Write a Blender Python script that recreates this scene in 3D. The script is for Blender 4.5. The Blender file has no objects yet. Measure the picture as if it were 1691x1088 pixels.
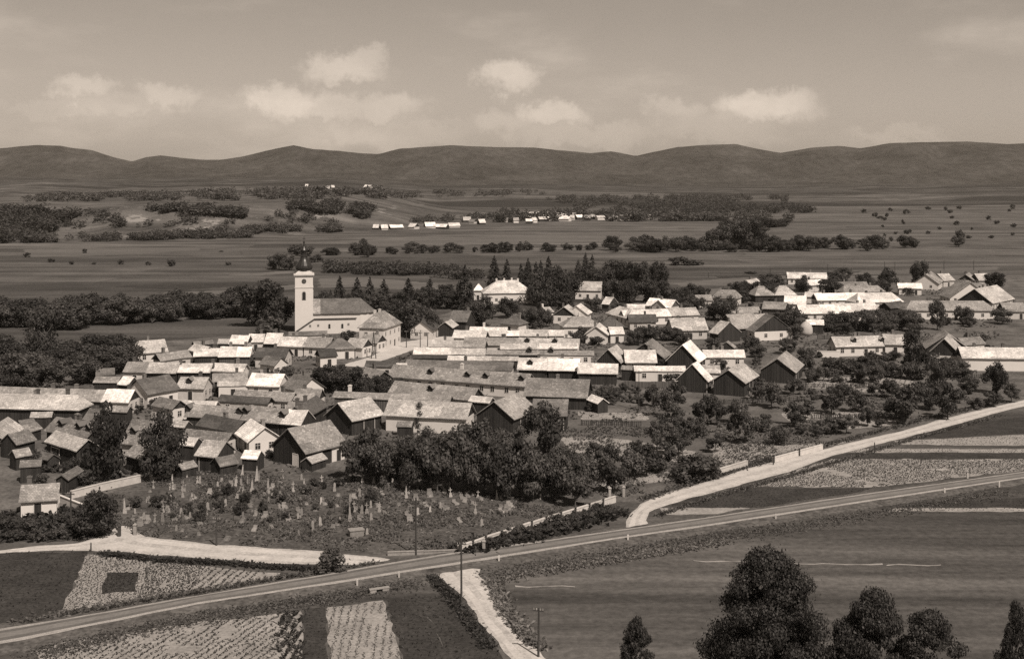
import bpy, math, random
import numpy as np
from mathutils import Vector, Matrix

# ------------------------------------------------------------------ camera, sky, sun, exposure
SC = bpy.context.scene
COL = SC.collection
R = random.Random(11)
NR = np.random.default_rng(5)
FOC, CX, YH, HC = 2000.0, 845.5, 285.0, 52.0     # survey of the photograph: focal length, principal column, horizon row, eye height (m)

cam_d = bpy.data.cameras.new('camera')
cam = bpy.data.objects.new('camera', cam_d)
COL.objects.link(cam)
cam.location = (0, 0, HC)
cam.rotation_euler = (math.radians(90), 0, 0)
cam_d.sensor_width = 36
cam_d.lens = 36 * FOC / 1691
cam_d.shift_y = -(544 - YH) / 1691               # rising-front lens: verticals stay upright
cam_d.clip_start = 1
cam_d.clip_end = 40000
SC.camera = cam

SUN_AZ, SUN_EL = 148.0, 50.0                       # clockwise from +Y (view direction)
saz, sel = math.radians(SUN_AZ), math.radians(SUN_EL)
sdir = Vector((math.sin(saz) * math.cos(sel), math.cos(saz) * math.cos(sel), math.sin(sel)))
sun_d = bpy.data.lights.new('sun', 'SUN')
sun_d.energy = 4.8
sun_d.angle = math.radians(0.53)
sun_d.color = (1.0, 0.885, 0.775)
sun = bpy.data.objects.new('sun', sun_d)
COL.objects.link(sun)
sun.rotation_euler = sdir.to_track_quat('Z', 'Y').to_euler()
sun.location = (300, -300, 400)

SC.view_settings.view_transform = 'Standard'
SC.view_settings.look = 'None'
SC.view_settings.exposure = 0.22
SC.view_settings.gamma = 1.0
SC.view_settings.use_curve_mapping = False
SC.cycles.use_denoising = False            # the remaining grain reads as the grain of the plate
SC.cycles.sample_clamp_indirect = 1.5
SC.cycles.sample_clamp_direct = 6.0
SC.cycles.max_bounces = 6
SC.cycles.diffuse_bounces = 2
SC.cycles.volume_bounces = 0
SC.cycles.transparent_max_bounces = 6
SC.cycles.caustics_reflective = False
SC.cycles.caustics_refractive = False

SEPIA = (1.0, 0.86, 0.725)

def build_world():
    w = bpy.data.worlds.new('World')
    SC.world = w
    w.use_nodes = True
    nt = w.node_tree
    N, Lk = nt.nodes, nt.links
    N.clear()
    def node(t, **k):
        n = N.new(t)
        for a, b in k.items():
            setattr(n, a, b)
        return n
    def math_(op, a, b=None, c=None, clamp=False):
        n = node('ShaderNodeMath', operation=op, use_clamp=clamp)
        for i, v in enumerate((a, b, c)):
            if v is None:
                continue
            if isinstance(v, (int, float)):
                n.inputs[i].default_value = v
            else:
                Lk.new(v, n.inputs[i])
        return n.outputs[0]
    out = node('ShaderNodeOutputWorld')
    bg = node('ShaderNodeBackground')
    bg.inputs['Strength'].default_value = 0.092
    sky = node('ShaderNodeTexSky', sky_type='NISHITA')
    sky.sun_disc = False
    sky.sun_elevation = sel
    sky.sun_rotation = saz
    sky.altitude = 400
    sky.air_density = 1.0
    sky.dust_density = 1.6
    sky.ozone_density = 1.0
    bw = node('ShaderNodeRGBToBW')
    Lk.new(sky.outputs[0], bw.inputs[0])
    # the plate sees red-blind grey: compress the sky's range a little
    base = math_('POWER', bw.outputs[0], 0.75)
    tc = node('ShaderNodeTexCoord')
    sep = node('ShaderNodeSeparateXYZ')
    Lk.new(tc.outputs['Generated'], sep.inputs[0])
    X, Y, Z = sep.outputs
    az = math_('ARCTAN2', X, Y)
    hyp = math_('SQRT', math_('ADD', math_('MULTIPLY', X, X), math_('MULTIPLY', Y, Y)))
    el = math_('ARCTAN2', Z, hyp)
    comb = node('ShaderNodeCombineXYZ')
    Lk.new(az, comb.inputs[0]); Lk.new(el, comb.inputs[1])
    # warp so that cloud edges billow
    nz = node('ShaderNodeTexNoise')
    nz.inputs['Scale'].default_value = 30
    nz.inputs['Detail'].default_value = 9
    nz.inputs['Roughness'].default_value = 0.68
    Lk.new(comb.outputs[0], nz.inputs['Vector'])
    wsub = node('ShaderNodeVectorMath', operation='SUBTRACT')
    Lk.new(nz.outputs['Color'], wsub.inputs[0]); wsub.inputs[1].default_value = (.5, .5, .5)
    wsc = node('ShaderNodeVectorMath', operation='SCALE')
    Lk.new(wsub.outputs[0], wsc.inputs[0]); wsc.inputs['Scale'].default_value = 0.055
    wadd = node('ShaderNodeVectorMath', operation='ADD')
    Lk.new(comb.outputs[0], wadd.inputs[0]); Lk.new(wsc.outputs[0], wadd.inputs[1])
    total = None
    # low fair-weather cumulus over the mountains: azimuth, elevation, half-widths (degrees), weight
    for (a, e, ra, re, k) in CUMULUS:
        s = node('ShaderNodeVectorMath', operation='SUBTRACT')
        Lk.new(wadd.outputs[0], s.inputs[0]); s.inputs[1].default_value = (math.radians(a), math.radians(e), 0)
        m = node('ShaderNodeVectorMath', operation='MULTIPLY')
        Lk.new(s.outputs[0], m.inputs[0]); m.inputs[1].default_value = (1 / math.radians(ra), 1 / math.radians(re), 0)
        l = node('ShaderNodeVectorMath', operation='LENGTH')
        Lk.new(m.outputs[0], l.inputs[0])
        mr = node('ShaderNodeMapRange', interpolation_type='SMOOTHSTEP')
        mr.inputs[1].default_value = 1.28; mr.inputs[2].default_value = 0.38
        mr.inputs[3].default_value = 0; mr.inputs[4].default_value = k
        Lk.new(l.outputs['Value'], mr.inputs[0])
        total = mr.outputs[0] if total is None else math_('SMOOTH_MAX', total, mr.outputs[0], 0.15)
    # thin cloud everywhere round the horizon
    n2 = node('ShaderNodeTexNoise')
    n2.inputs['Scale'].default_value = 1.0
    n2.inputs['Detail'].default_value = 7
    n2.inputs['Roughness'].default_value = 0.55
    mp = node('ShaderNodeMapping')
    mp.inputs['Scale'].default_value = (5, 15, 1)
    Lk.new(comb.outputs[0], mp.inputs['Vector']); Lk.new(mp.outputs[0], n2.inputs['Vector'])
    t2 = node('ShaderNodeMapRange', interpolation_type='SMOOTHSTEP')
    t2.inputs[1].default_value = 0.48; t2.inputs[2].default_value = 0.75
    t2.inputs[3].default_value = 0; t2.inputs[4].default_value = 0.5
    Lk.new(n2.outputs[0], t2.inputs[0])
    low = node('ShaderNodeMapRange', interpolation_type='SMOOTHSTEP')
    low.inputs[1].default_value = 0.45; low.inputs[2].default_value = 0.05
    low.inputs[3].default_value = 0.25; low.inputs[4].default_value = 1
    Lk.new(el, low.inputs[0])
    thin = math_('MULTIPLY', t2.outputs[0], low.outputs[0])
    total = math_('ADD', total, thin, clamp=True)
    # texture inside the cloud
    tex = math_('MULTIPLY', total, math_('ADD', math_('MULTIPLY', nz.outputs[0], 0.9), 0.5))
    hz = node('ShaderNodeMapRange', interpolation_type='SMOOTHSTEP')
    hz.inputs[1].default_value = 0.16; hz.inputs[2].default_value = -0.02
    hz.inputs[3].default_value = 1.0; hz.inputs[4].default_value = 1.36
    Lk.new(el, hz.inputs[0])
    lum = math_('ADD', math_('MULTIPLY', base, hz.outputs[0]), math_('MULTIPLY', tex, 3.3))
    cx = node('ShaderNodeCombineXYZ')
    for i in range(3):
        Lk.new(math_('MULTIPLY', lum, SEPIA[i]), cx.inputs[i])
    Lk.new(cx.outputs[0], bg.inputs['Color'])
    Lk.new(bg.outputs[0], out.inputs[0])

CUMULUS = []
for (px, py, rx, ry, k) in [(560, 112, 62, 24, .75), (600, 100, 34, 20, .6), (475, 168, 70, 24, .75), (560, 180, 60, 20, .5), (640, 176, 72, 24, .55),
        (838, 124, 46, 28, .85), (915, 188, 56, 22, .8), (830, 205, 60, 22, .45), (135, 154, 44, 18, .6), (275, 165, 50, 18, .5),
        (180, 178, 120, 14, .3), (1112, 180, 50, 20, .45), (1262, 172, 74, 24, .8), (1180, 205, 100, 22, .35), (650, 222, 130, 22, .35), (960, 225, 130, 20, .4),
        (1190, 222, 120, 18, .3), (1480, 225, 80, 14, .3), (60, 180, 50, 14, .25)]:
    CUMULUS.append((math.degrees(math.atan2(px - CX, FOC)), math.degrees(math.atan2(YH - py, FOC)), math.degrees(rx * 1.2 / FOC), math.degrees(ry * 1.25 / FOC), k))
build_world()

# ------------------------------------------------------------------ helpers
def smooth(a, b, x):
    t = np.clip((np.asarray(x, float) - a) / (b - a), 0, 1)
    return t * t * (3 - 2 * t)

def _hash(ix, iy, seed):
    n = (ix.astype(np.int64) * 374761393 + iy.astype(np.int64) * 668265263 + seed * 1274126177) & 0x7fffffff
    n = ((n ^ (n >> 13)) * 1274126177) & 0x7fffffff
    return ((n ^ (n >> 16)) & 0xffff) / 65535.0

def vnoise(x, y, seed=0):
    x = np.asarray(x, float); y = np.asarray(y, float)
    ix, iy = np.floor(x), np.floor(y)
    fx, fy = x - ix, y - iy
    fx = fx * fx * (3 - 2 * fx); fy = fy * fy * (3 - 2 * fy)
    a, b = _hash(ix, iy, seed), _hash(ix + 1, iy, seed)
    c, d = _hash(ix, iy + 1, seed), _hash(ix + 1, iy + 1, seed)
    return (a + (b - a) * fx) * (1 - fy) + (c + (d - c) * fx) * fy

def fbm(x, y, seed=0, o=4):
    s, a, t = 0, 1, 0
    for k in range(o):
        s = s + a * vnoise(np.asarray(x) * 2 ** k, np.asarray(y) * 2 ** k, seed + k * 17)
        t += a; a *= .5
    return s / t

def terrain_z(X, Y):
    """height of the valley floor: flat round the village, a river terrace on the far left, rolling land beyond"""
    X = np.asarray(X, float); Y = np.asarray(Y, float)
    az = X / np.maximum(Y, 60)
    mL = smooth(-0.05, -0.16, az)
    s0 = 1000 + 190 * (fbm(X / 130, Y * 0 + 3, 3, 4) - .5)
    wd = 70 + 80 * vnoise(X / 90, Y * 0, 12)
    z = mL * smooth(s0, s0 + wd, Y) * (22 + 14 * (fbm(X / 150, Y / 190, 9) - .5))
    # a smaller swell right of the terrace and another behind the far village
    z = z + 17 * np.exp(-(((X + 190) / 150) ** 2 + ((Y - 1480) / 150) ** 2))
    far = smooth(1400, 2400, Y)
    z = z + far * (46 * (fbm(X / 620 + 5, Y / 420, 21, 5) - .45)) * (1 - .55 * smooth(4200, 6000, Y))
    return z

def P(x, y, z=0.0):
    """a point of the photograph seen at height z over the valley floor"""
    Y = (HC - z) * FOC / (y - YH)
    return Vector(((x - CX) / FOC * Y, Y, z))

def PT(x, y):
    """the same on the undulating far ground"""
    u, v = (x - CX) / FOC, (y - YH) / FOC
    z = terrain_z(u * _YG, _YG)
    hit = np.nonzero(HC - v * _YG <= z)[0]
    i = int(hit[0]) if len(hit) else len(_YG) - 1
    return Vector((u * _YG[i], _YG[i], z[i]))
_YG = np.geomspace(300, 6300, 700)

def to_px(p):
    return (CX + p[0] / p[1] * FOC, YH + (HC - p[2]) / p[1] * FOC)

def mesh_np(name, V, F, mats=(), uv=None, mi=None, smooth_=False):
    """mesh from numpy arrays; F is (n,3) or (n,4) or a list of lists"""
    me = bpy.data.meshes.new(name)
    V = np.asarray(V, np.float32)
    me.vertices.add(len(V)); me.vertices.foreach_set('co', V.ravel())
    if isinstance(F, np.ndarray):
        n, k = F.shape
        me.loops.add(n * k); me.loops.foreach_set('vertex_index', F.ravel().astype(np.int32))
        me.polygons.add(n)
        me.polygons.foreach_set('loop_start', np.arange(0, n * k, k, dtype=np.int32))
        me.polygons.foreach_set('loop_total', np.full(n, k, np.int32))
    else:
        tot = [len(f) for f in F]
        flat = [i for f in F for i in f]
        me.loops.add(len(flat)); me.loops.foreach_set('vertex_index', np.array(flat, np.int32))
        me.polygons.add(len(F))
        st = np.concatenate([[0], np.cumsum(tot)[:-1]]).astype(np.int32) if F else np.zeros(0, np.int32)
        me.polygons.foreach_set('loop_start', st)
        me.polygons.foreach_set('loop_total', np.array(tot, np.int32))
    if mi is not None:
        me.polygons.foreach_set('material_index', np.asarray(mi, np.int32))
    if uv is not None:
        l = me.uv_layers.new(name='UVMap')
        l.data.foreach_set('uv', np.asarray(uv, np.float32).ravel())
    for m in mats:
        me.materials.append(m)
    me.polygons.foreach_set('use_smooth', np.full(len(me.polygons), bool(smooth_)))
    me.update(calc_edges=True)
    return me

class MB:
    """collects simple solids; build() links them as one mesh object"""
    def __init__(s):
        s.v, s.f, s.m = [], [], []
    def add(s, vs, fs, m=0):
        o = len(s.v)
        s.v += [tuple(v) for v in vs]
        s.f += [[i + o for i in f] for f in fs]
        s.m += [m] * len(fs)
        return s
    def box(s, x0, x1, y0, y1, z0, z1, m=0, taper=1.0):
        cx, cy = (x0 + x1) / 2, (y0 + y1) / 2
        t = lambda x, c: c + (x - c) * taper
        vs = [(x0, y0, z0), (x1, y0, z0), (x1, y1, z0), (x0, y1, z0),
              (t(x0, cx), t(y0, cy), z1), (t(x1, cx), t(y0, cy), z1), (t(x1, cx), t(y1, cy), z1), (t(x0, cx), t(y1, cy), z1)]
        return s.add(vs, [[3, 2, 1, 0], [4, 5, 6, 7], [0, 1, 5, 4], [1, 2, 6, 5], [2, 3, 7, 6], [3, 0, 4, 7]], m)
    def prism(s, poly, y0, y1, m=0):
        """poly in x,z extruded along y"""
        n = len(poly)
        vs = [(x, y0, z) for x, z in poly] + [(x, y1, z) for x, z in poly]
        fs = [list(range(n)), list(range(2 * n - 1, n - 1, -1))]
        fs += [[(i + 1) % n, i, i + n, (i + 1) % n + n] for i in range(n)]
        return s.add(vs, fs, m)
    def prismx(s, poly, x0, x1, m=0):
        n = len(poly)
        vs = [(x0, y, z) for y, z in poly] + [(x1, y, z) for y, z in poly]
        fs = [list(range(n - 1, -1, -1)), list(range(n, 2 * n))]
        fs += [[i, (i + 1) % n, (i + 1) % n + n, i + n] for i in range(n)]
        return s.add(vs, fs, m)
    def cyl(s, p0, p1, r0, r1, n=8, m=0):
        p0, p1 = Vector(p0), Vector(p1)
        d = (p1 - p0).normalized()
        a = d.orthogonal().normalized(); b = d.cross(a)
        vs = []
        for p, r in ((p0, r0), (p1, r1)):
            for i in range(n):
                t = 2 * math.pi * i / n
                vs.append(p + (a * math.cos(t) + b * math.sin(t)) * r)
        fs = [[i, (i + 1) % n, (i + 1) % n + n, i + n] for i in range(n)] + [list(range(n - 1, -1, -1)), list(range(n, 2 * n))]
        return s.add(vs, fs, m)
    def lathe(s, prof, n=12, m=0, c=(0, 0), a0=0.0):
        vs = []
        for r, z in prof:
            for i in range(n):
                t = a0 + 2 * math.pi * i / n
                vs.append((c[0] + r * math.cos(t), c[1] + r * math.sin(t), z))
        fs = []
        for j in range(len(prof) - 1):
            for i in range(n):
                k = (i + 1) % n
                fs.append([j * n + i, j * n + k, (j + 1) * n + k, (j + 1) * n + i])
        fs.append(list(range(n - 1, -1, -1)))
        fs.append([(len(prof) - 1) * n + i for i in range(n)])
        return s.add(vs, fs, m)
    def mesh(s, name, mats, **k):
        if not isinstance(mats, (list, tuple)):
            mats = [mats]
        return mesh_np(name, s.v, s.f, mats, mi=s.m, **k)
    def build(s, name, mats, parent=None, **k):
        return link(name, s.mesh(name, mats, **k), parent)

def link(name, me, parent=None, loc=None, rz=0.0, scale=None):
    o = bpy.data.objects.new(name, me)
    COL.objects.link(o)
    if parent is not None:
        o.parent = parent
    if loc is not None:
        o.location = loc
    if rz:
        o.rotation_euler.z = rz
    if scale is not None:
        o.scale = scale
    return o

def empty(name, loc, rz=0.0):
    o = link(name, None, None, loc, rz)
    o.empty_display_size = 0.5
    return o

def tag(o, label=None, cat=None, group=None, kind=None):
    if label: o['label'] = label
    if cat: o['category'] = cat
    if group: o['group'] = group
    if kind: o['kind'] = kind
    return o

ORD = ['first', 'second', 'third', 'fourth', 'fifth', 'sixth', 'seventh', 'eighth', 'ninth', 'tenth', 'eleventh', 'twelfth', 'thirteenth', 'fourteenth',
       'fifteenth', 'sixteenth', 'seventeenth', 'eighteenth', 'nineteenth', 'twentieth']
def ordinal(i):
    if i < 20:
        return ORD[i]
    n = i + 1
    tens = {2: 'twenty', 3: 'thirty', 4: 'forty', 5: 'fifty', 6: 'sixty', 7: 'seventy', 8: 'eighty', 9: 'ninety'}
    if n % 10 == 0:
        return {2: 'twentieth', 3: 'thirtieth', 4: 'fortieth', 5: 'fiftieth', 6: 'sixtieth', 7: 'seventieth', 8: 'eightieth', 9: 'ninetieth'}.get(n // 10, 'last')
    return tens.get(n // 10, 'far') + '-' + ORD[n % 10 - 1]

QUEUE = {}          # base label -> [(photo column, object, cat, group)]
def queue(o, base, cat, group, px):
    QUEUE.setdefault(base, []).append((px, o, cat, group))
def flush_labels():
    """things alike in look are told apart by their order from the left of the photograph"""
    for base, L in QUEUE.items():
        L.sort(key=lambda t: t[0])
        for i, (px, o, cat, group) in enumerate(L):
            lab = base if len(L) == 1 else '%s, %s from the left' % (base, ordinal(i))
            if len(L) > 1 and i == 0:
                lab = '%s, the leftmost one' % base
            tag(o, lab, cat, group)

# ------------------------------------------------------------------ materials
WARM = (1.0, 0.96, 0.93)
def grey(g):
    return (g * WARM[0], g * WARM[1], g * WARM[2], 1)

def new_mat(name):
    m = bpy.data.materials.new(name)
    m.use_nodes = True
    nt = m.node_tree
    b = nt.nodes['Principled BSDF']
    return m, nt, b

def mat_plain(name, g, var=.25, scale=1.5, rough=.85, detail=5, bump=0.0, per_object=0.0, stretch=(1, 1, 1), coord='Object', spec=.2, fine=None):
    m, nt, b = new_mat(name)
    N, Lk = nt.nodes, nt.links
    tc = N.new('ShaderNodeTexCoord')
    mp = N.new('ShaderNodeMapping'); mp.inputs['Scale'].default_value = stretch
    if coord == 'World':
        ge = N.new('ShaderNodeNewGeometry'); Lk.new(ge.outputs['Position'], mp.inputs['Vector'])
    else:
        Lk.new(tc.outputs[coord], mp.inputs['Vector'])
    nz = N.new('ShaderNodeTexNoise')
    nz.inputs['Scale'].default_value = scale; nz.inputs['Detail'].default_value = detail; nz.inputs['Roughness'].default_value = .65
    Lk.new(mp.outputs[0], nz.inputs['Vector'])
    mr = N.new('ShaderNodeMapRange')
    mr.inputs[1].default_value = .28; mr.inputs[2].default_value = .72
    mr.inputs[3].default_value = g * (1 - var); mr.inputs[4].default_value = g * (1 + var)
    Lk.new(nz.outputs[0], mr.inputs[0])
    val = mr.outputs[0]
    if fine:
        n2 = N.new('ShaderNodeTexNoise'); n2.inputs['Scale'].default_value = fine[0]; n2.inputs['Detail'].default_value = 2
        Lk.new(mp.outputs[0], n2.inputs['Vector'])
        r2 = N.new('ShaderNodeMapRange'); r2.inputs[1].default_value = .3; r2.inputs[2].default_value = .7
        r2.inputs[3].default_value = 1 - fine[1]; r2.inputs[4].default_value = 1 + fine[1]
        Lk.new(n2.outputs[0], r2.inputs[0])
        mu = N.new('ShaderNodeMath'); mu.operation = 'MULTIPLY'
        Lk.new(val, mu.inputs[0]); Lk.new(r2.outputs[0], mu.inputs[1]); val = mu.outputs[0]
    if per_object:
        oi = N.new('ShaderNodeObjectInfo')
        r3 = N.new('ShaderNodeMapRange'); r3.inputs[3].default_value = 1 - per_object; r3.inputs[4].default_value = 1 + per_object
        Lk.new(oi.outputs['Random'], r3.inputs[0])
        mu = N.new('ShaderNodeMath'); mu.operation = 'MULTIPLY'
        Lk.new(val, mu.inputs[0]); Lk.new(r3.outputs[0], mu.inputs[1]); val = mu.outputs[0]
    tint(nt, val, b.inputs['Base Color'])
    b.inputs['Roughness'].default_value = rough
    b.inputs['Specular IOR Level'].default_value = spec
    if bump:
        bp = N.new('ShaderNodeBump'); bp.inputs['Strength'].default_value = bump; bp.inputs['Distance'].default_value = .1
        Lk.new(nz.outputs[0], bp.inputs['Height']); Lk.new(bp.outputs[0], b.inputs['Normal'])
    return m

def tint(nt, val, sock):
    c = nt.nodes.new('ShaderNodeCombineColor')
    for i in range(3):
        mu = nt.nodes.new('ShaderNodeMath'); mu.operation = 'MULTIPLY'
        nt.links.new(val, mu.inputs[0]); mu.inputs[1].default_value = WARM[i]
        nt.links.new(mu.outputs[0], c.inputs[i])
    nt.links.new(c.outputs[0], sock)

def mat_roof(name, g, course=.32, width=.42, var=.24, mortar=.62, mottle=.22, rough=.8, patches=0.0):
    """shingles or tiles laid in courses, weathered in blotches; u along the ridge, v down the slope, metres"""
    m, nt, b = new_mat(name)
    N, Lk = nt.nodes, nt.links
    uv = N.new('ShaderNodeUVMap')
    oi = N.new('ShaderNodeObjectInfo')
    br = N.new('ShaderNodeTexBrick')
    br.inputs['Scale'].default_value = 1.0
    br.inputs['Brick Width'].default_value = width
    br.inputs['Row Height'].default_value = course
    br.inputs['Mortar Size'].default_value = .035
    br.inputs['Mortar Smooth'].default_value = .6
    br.inputs['Color1'].default_value = (1 - var,) * 3 + (1,)
    br.inputs['Color2'].default_value = (1 + var,) * 3 + (1,)
    br.inputs['Mortar'].default_value = (mortar,) * 3 + (1,)
    Lk.new(uv.outputs[0], br.inputs['Vector'])
    of = N.new('ShaderNodeVectorMath'); of.operation = 'ADD'
    cx = N.new('ShaderNodeCombineXYZ')
    m100 = N.new('ShaderNodeMath'); m100.operation = 'MULTIPLY'; m100.inputs[1].default_value = 100
    Lk.new(oi.outputs['Random'], m100.inputs[0]); Lk.new(m100.outputs[0], cx.inputs[2])
    Lk.new(uv.outputs[0], of.inputs[0]); Lk.new(cx.outputs[0], of.inputs[1])
    def noise(sc, det, lo, hi, a=.3, z=.7):
        n = N.new('ShaderNodeTexNoise'); n.inputs['Scale'].default_value = sc; n.inputs['Detail'].default_value = det; n.inputs['Roughness'].default_value = .7
        Lk.new(of.outputs[0], n.inputs['Vector'])
        r = N.new('ShaderNodeMapRange'); r.inputs[1].default_value = a; r.inputs[2].default_value = z; r.inputs[3].default_value = lo; r.inputs[4].default_value = hi
        Lk.new(n.outputs[0], r.inputs[0])
        return r.outputs[0]
    def mul(a, c):
        k = N.new('ShaderNodeMath'); k.operation = 'MULTIPLY'
        for i, v in enumerate((a, c)):
            if isinstance(v, float): k.inputs[i].default_value = v
            else: Lk.new(v, k.inputs[i])
        return k.outputs[0]
    rb = N.new('ShaderNodeMapRange'); rb.inputs[3].default_value = .82; rb.inputs[4].default_value = 1.18
    Lk.new(oi.outputs['Random'], rb.inputs[0])
    bwn = N.new('ShaderNodeRGBToBW'); Lk.new(br.outputs['Color'], bwn.inputs[0])
    val = mul(mul(mul(bwn.outputs[0], g), rb.outputs[0]), mul(noise(.45, 5, 1 - mottle, 1 + mottle), noise(2.6, 3, 1 - mottle * .8, 1 + mottle * .8)))
    b2 = N.new('ShaderNodeTexBrick')                 # bays re-laid in other years
    b2.inputs['Scale'].default_value = 1.0; b2.inputs['Brick Width'].default_value = 4.6; b2.inputs['Row Height'].default_value = 2.3
    b2.inputs['Mortar Size'].default_value = 0.0; b2.offset = .37
    b2.inputs['Color1'].default_value = (.74, .74, .74, 1); b2.inputs['Color2'].default_value = (1.24, 1.24, 1.24, 1)
    wob = N.new('ShaderNodeTexNoise'); wob.inputs['Scale'].default_value = .8; Lk.new(of.outputs[0], wob.inputs['Vector'])
    ws = N.new('ShaderNodeVectorMath'); ws.operation = 'SCALE'; ws.inputs['Scale'].default_value = 1.6; Lk.new(wob.outputs['Color'], ws.inputs[0])
    o2 = N.new('ShaderNodeVectorMath'); o2.operation = 'ADD'; Lk.new(uv.outputs[0], o2.inputs[0]); Lk.new(ws.outputs[0], o2.inputs[1])
    c2 = N.new('ShaderNodeCombineXYZ'); Lk.new(m100.outputs[0], c2.inputs[0])
    o3 = N.new('ShaderNodeVectorMath'); o3.operation = 'ADD'; Lk.new(o2.outputs[0], o3.inputs[0]); Lk.new(c2.outputs[0], o3.inputs[1])
    Lk.new(o3.outputs[0], b2.inputs['Vector'])
    bw2 = N.new('ShaderNodeRGBToBW'); Lk.new(b2.outputs['Color'], bw2.inputs[0])
    val = mul(val, bw2.outputs[0])
    if patches:
        p = noise(1.3, 4, 0.0, patches, .58, .66)
        ad = N.new('ShaderNodeMath'); ad.operation = 'ADD'
        Lk.new(val, ad.inputs[0]); Lk.new(p, ad.inputs[1]); val = ad.outputs[0]
    tint(nt, val, b.inputs['Base Color'])
    b.inputs['Roughness'].default_value = rough
    b.inputs['Specular IOR Level'].default_value = .25
    bp = N.new('ShaderNodeBump'); bp.inputs['Strength'].default_value = .6; bp.inputs['Distance'].default_value = .04
    Lk.new(bwn.outputs[0], bp.inputs['Height']); Lk.new(bp.outputs[0], b.inputs['Normal'])
    return m

def mat_boards(name, g, w=.22, var=.3):
    """vertical weathered boards"""
    m, nt, b = new_mat(name)
    N, Lk = nt.nodes, nt.links
    tc = N.new('ShaderNodeTexCoord'); sp = N.new('ShaderNodeSeparateXYZ'); Lk.new(tc.outputs['Object'], sp.inputs[0])
    ad = N.new('ShaderNodeMath'); ad.operation = 'ADD'; Lk.new(sp.outputs[0], ad.inputs[0]); Lk.new(sp.outputs[1], ad.inputs[1])
    dv = N.new('ShaderNodeMath'); dv.operation = 'DIVIDE'; Lk.new(ad.outputs[0], dv.inputs[0]); dv.inputs[1].default_value = w
    fl = N.new('ShaderNodeMath'); fl.operation = 'FLOOR'; Lk.new(dv.outputs[0], fl.inputs[0])
    wn = N.new('ShaderNodeTexWhiteNoise'); wn.noise_dimensions = '1D'; Lk.new(fl.outputs[0], wn.inputs['W'])
    fr = N.new('ShaderNodeMath'); fr.operation = 'FRACT'; Lk.new(dv.outputs[0], fr.inputs[0])
    gp = N.new('ShaderNodeMath'); gp.operation = 'GREATER_THAN'; Lk.new(fr.outputs[0], gp.inputs[0]); gp.inputs[1].default_value = .12
    mr = N.new('ShaderNodeMapRange'); mr.inputs[3].default_value = g * (1 - var); mr.inputs[4].default_value = g * (1 + var); Lk.new(wn.outputs['Value'], mr.inputs[0])
    g2 = N.new('ShaderNodeMapRange'); g2.inputs[3].default_value = .45; g2.inputs[4].default_value = 1; Lk.new(gp.outputs[0], g2.inputs[0])
    mu = N.new('ShaderNodeMath'); mu.operation = 'MULTIPLY'; Lk.new(mr.outputs[0], mu.inputs[0]); Lk.new(g2.outputs[0], mu.inputs[1])
    tint(nt, mu.outputs[0], b.inputs['Base Color'])
    b.inputs['Roughness'].default_value = .85
    b.inputs['Specular IOR Level'].default_value = .15
    return m

def mat_leaf(name, g, var=.28, per_object=.3, transl=.35):
    m, nt, b = new_mat(name)
    N, Lk = nt.nodes, nt.links
    ge = N.new('ShaderNodeNewGeometry')
    oi = N.new('ShaderNodeObjectInfo')
    mr = N.new('ShaderNodeMapRange'); mr.inputs[3].default_value = g * (1 - var); mr.inputs[4].default_value = g * (1 + var)
    Lk.new(ge.outputs['Random Per Island'], mr.inputs[0])
    r2 = N.new('ShaderNodeMapRange'); r2.inputs[3].default_value = 1 - per_object; r2.inputs[4].default_value = 1 + per_object
    Lk.new(oi.outputs['Random'], r2.inputs[0])
    mu = N.new('ShaderNodeMath'); mu.operation = 'MULTIPLY'; Lk.new(mr.outputs[0], mu.inputs[0]); Lk.new(r2.outputs[0], mu.inputs[1])
    tint(nt, mu.outputs[0], b.inputs['Base Color'])
    b.inputs['Roughness'].default_value = .55
    b.inputs['Specular IOR Level'].default_value = .2
    tr = N.new('ShaderNodeBsdfTranslucent'); tint(nt, mu.outputs[0], tr.inputs['Color'])
    mx = N.new('ShaderNodeMixShader'); mx.inputs[0].default_value = transl
    out = [n for n in N if n.type == 'OUTPUT_MATERIAL'][0]
    Lk.new(b.outputs[0], mx.inputs[1]); Lk.new(tr.outputs[0], mx.inputs[2]); Lk.new(mx.outputs[0], out.inputs['Surface'])
    return m

M = {}
for k, g in dict(w=.70, l=.50, ml=.33, m=.215, md=.13, d=.07).items():
    M['roof_' + k] = mat_roof('weathered_shingles_' + k, g, patches=.12 if k in ('m', 'ml') else 0.0)
M['roof_tin'] = mat_roof('sheet_metal_roof', .62, course=8, width=.8, var=.08, mortar=.8, mottle=.12, rough=.5)
M['roof_tile'] = mat_roof('dark_clay_tiles', .12, course=.3, width=.25, var=.25, mottle=.2)
M['white'] = mat_plain('limewash', .53, .05, .5, fine=(9, .05), per_object=.06)
M['cream'] = mat_plain('old_plaster', .42, .16, 1.2, fine=(8, .08), per_object=.12)
M['boards'] = mat_boards('dark_weathered_boards', .035)
M['boards_mid'] = mat_boards('grey_boards', .09)
M['glass'] = mat_plain('window_glass', .03, .2, 2, rough=.15, spec=.5)
M['frame'] = mat_plain('painted_window_frame', .5, .1, 3)
M['brick'] = mat_plain('sooty_chimney_brick', .13, .35, 6, fine=(14, .2), per_object=.4)
M['stone'] = mat_plain('pale_grave_stone', .29, .22, 3, fine=(12, .15), per_object=.2)
M['stone_mid'] = mat_plain('grey_grave_stone', .2, .25, 3, per_object=.3)
M['iron'] = mat_plain('dark_cross_iron', .05, .3, 4)
M['timber'] = mat_plain('tarred_timber', .05, .35, 5, stretch=(6, 6, .5))
M['helm'] = mat_plain('tarnished_copper_helm', .022, .35, 1.5, rough=.4, spec=.35)
M['bark'] = mat_plain('bark', .07, .4, 5, stretch=(3, 3, .6))
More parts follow.
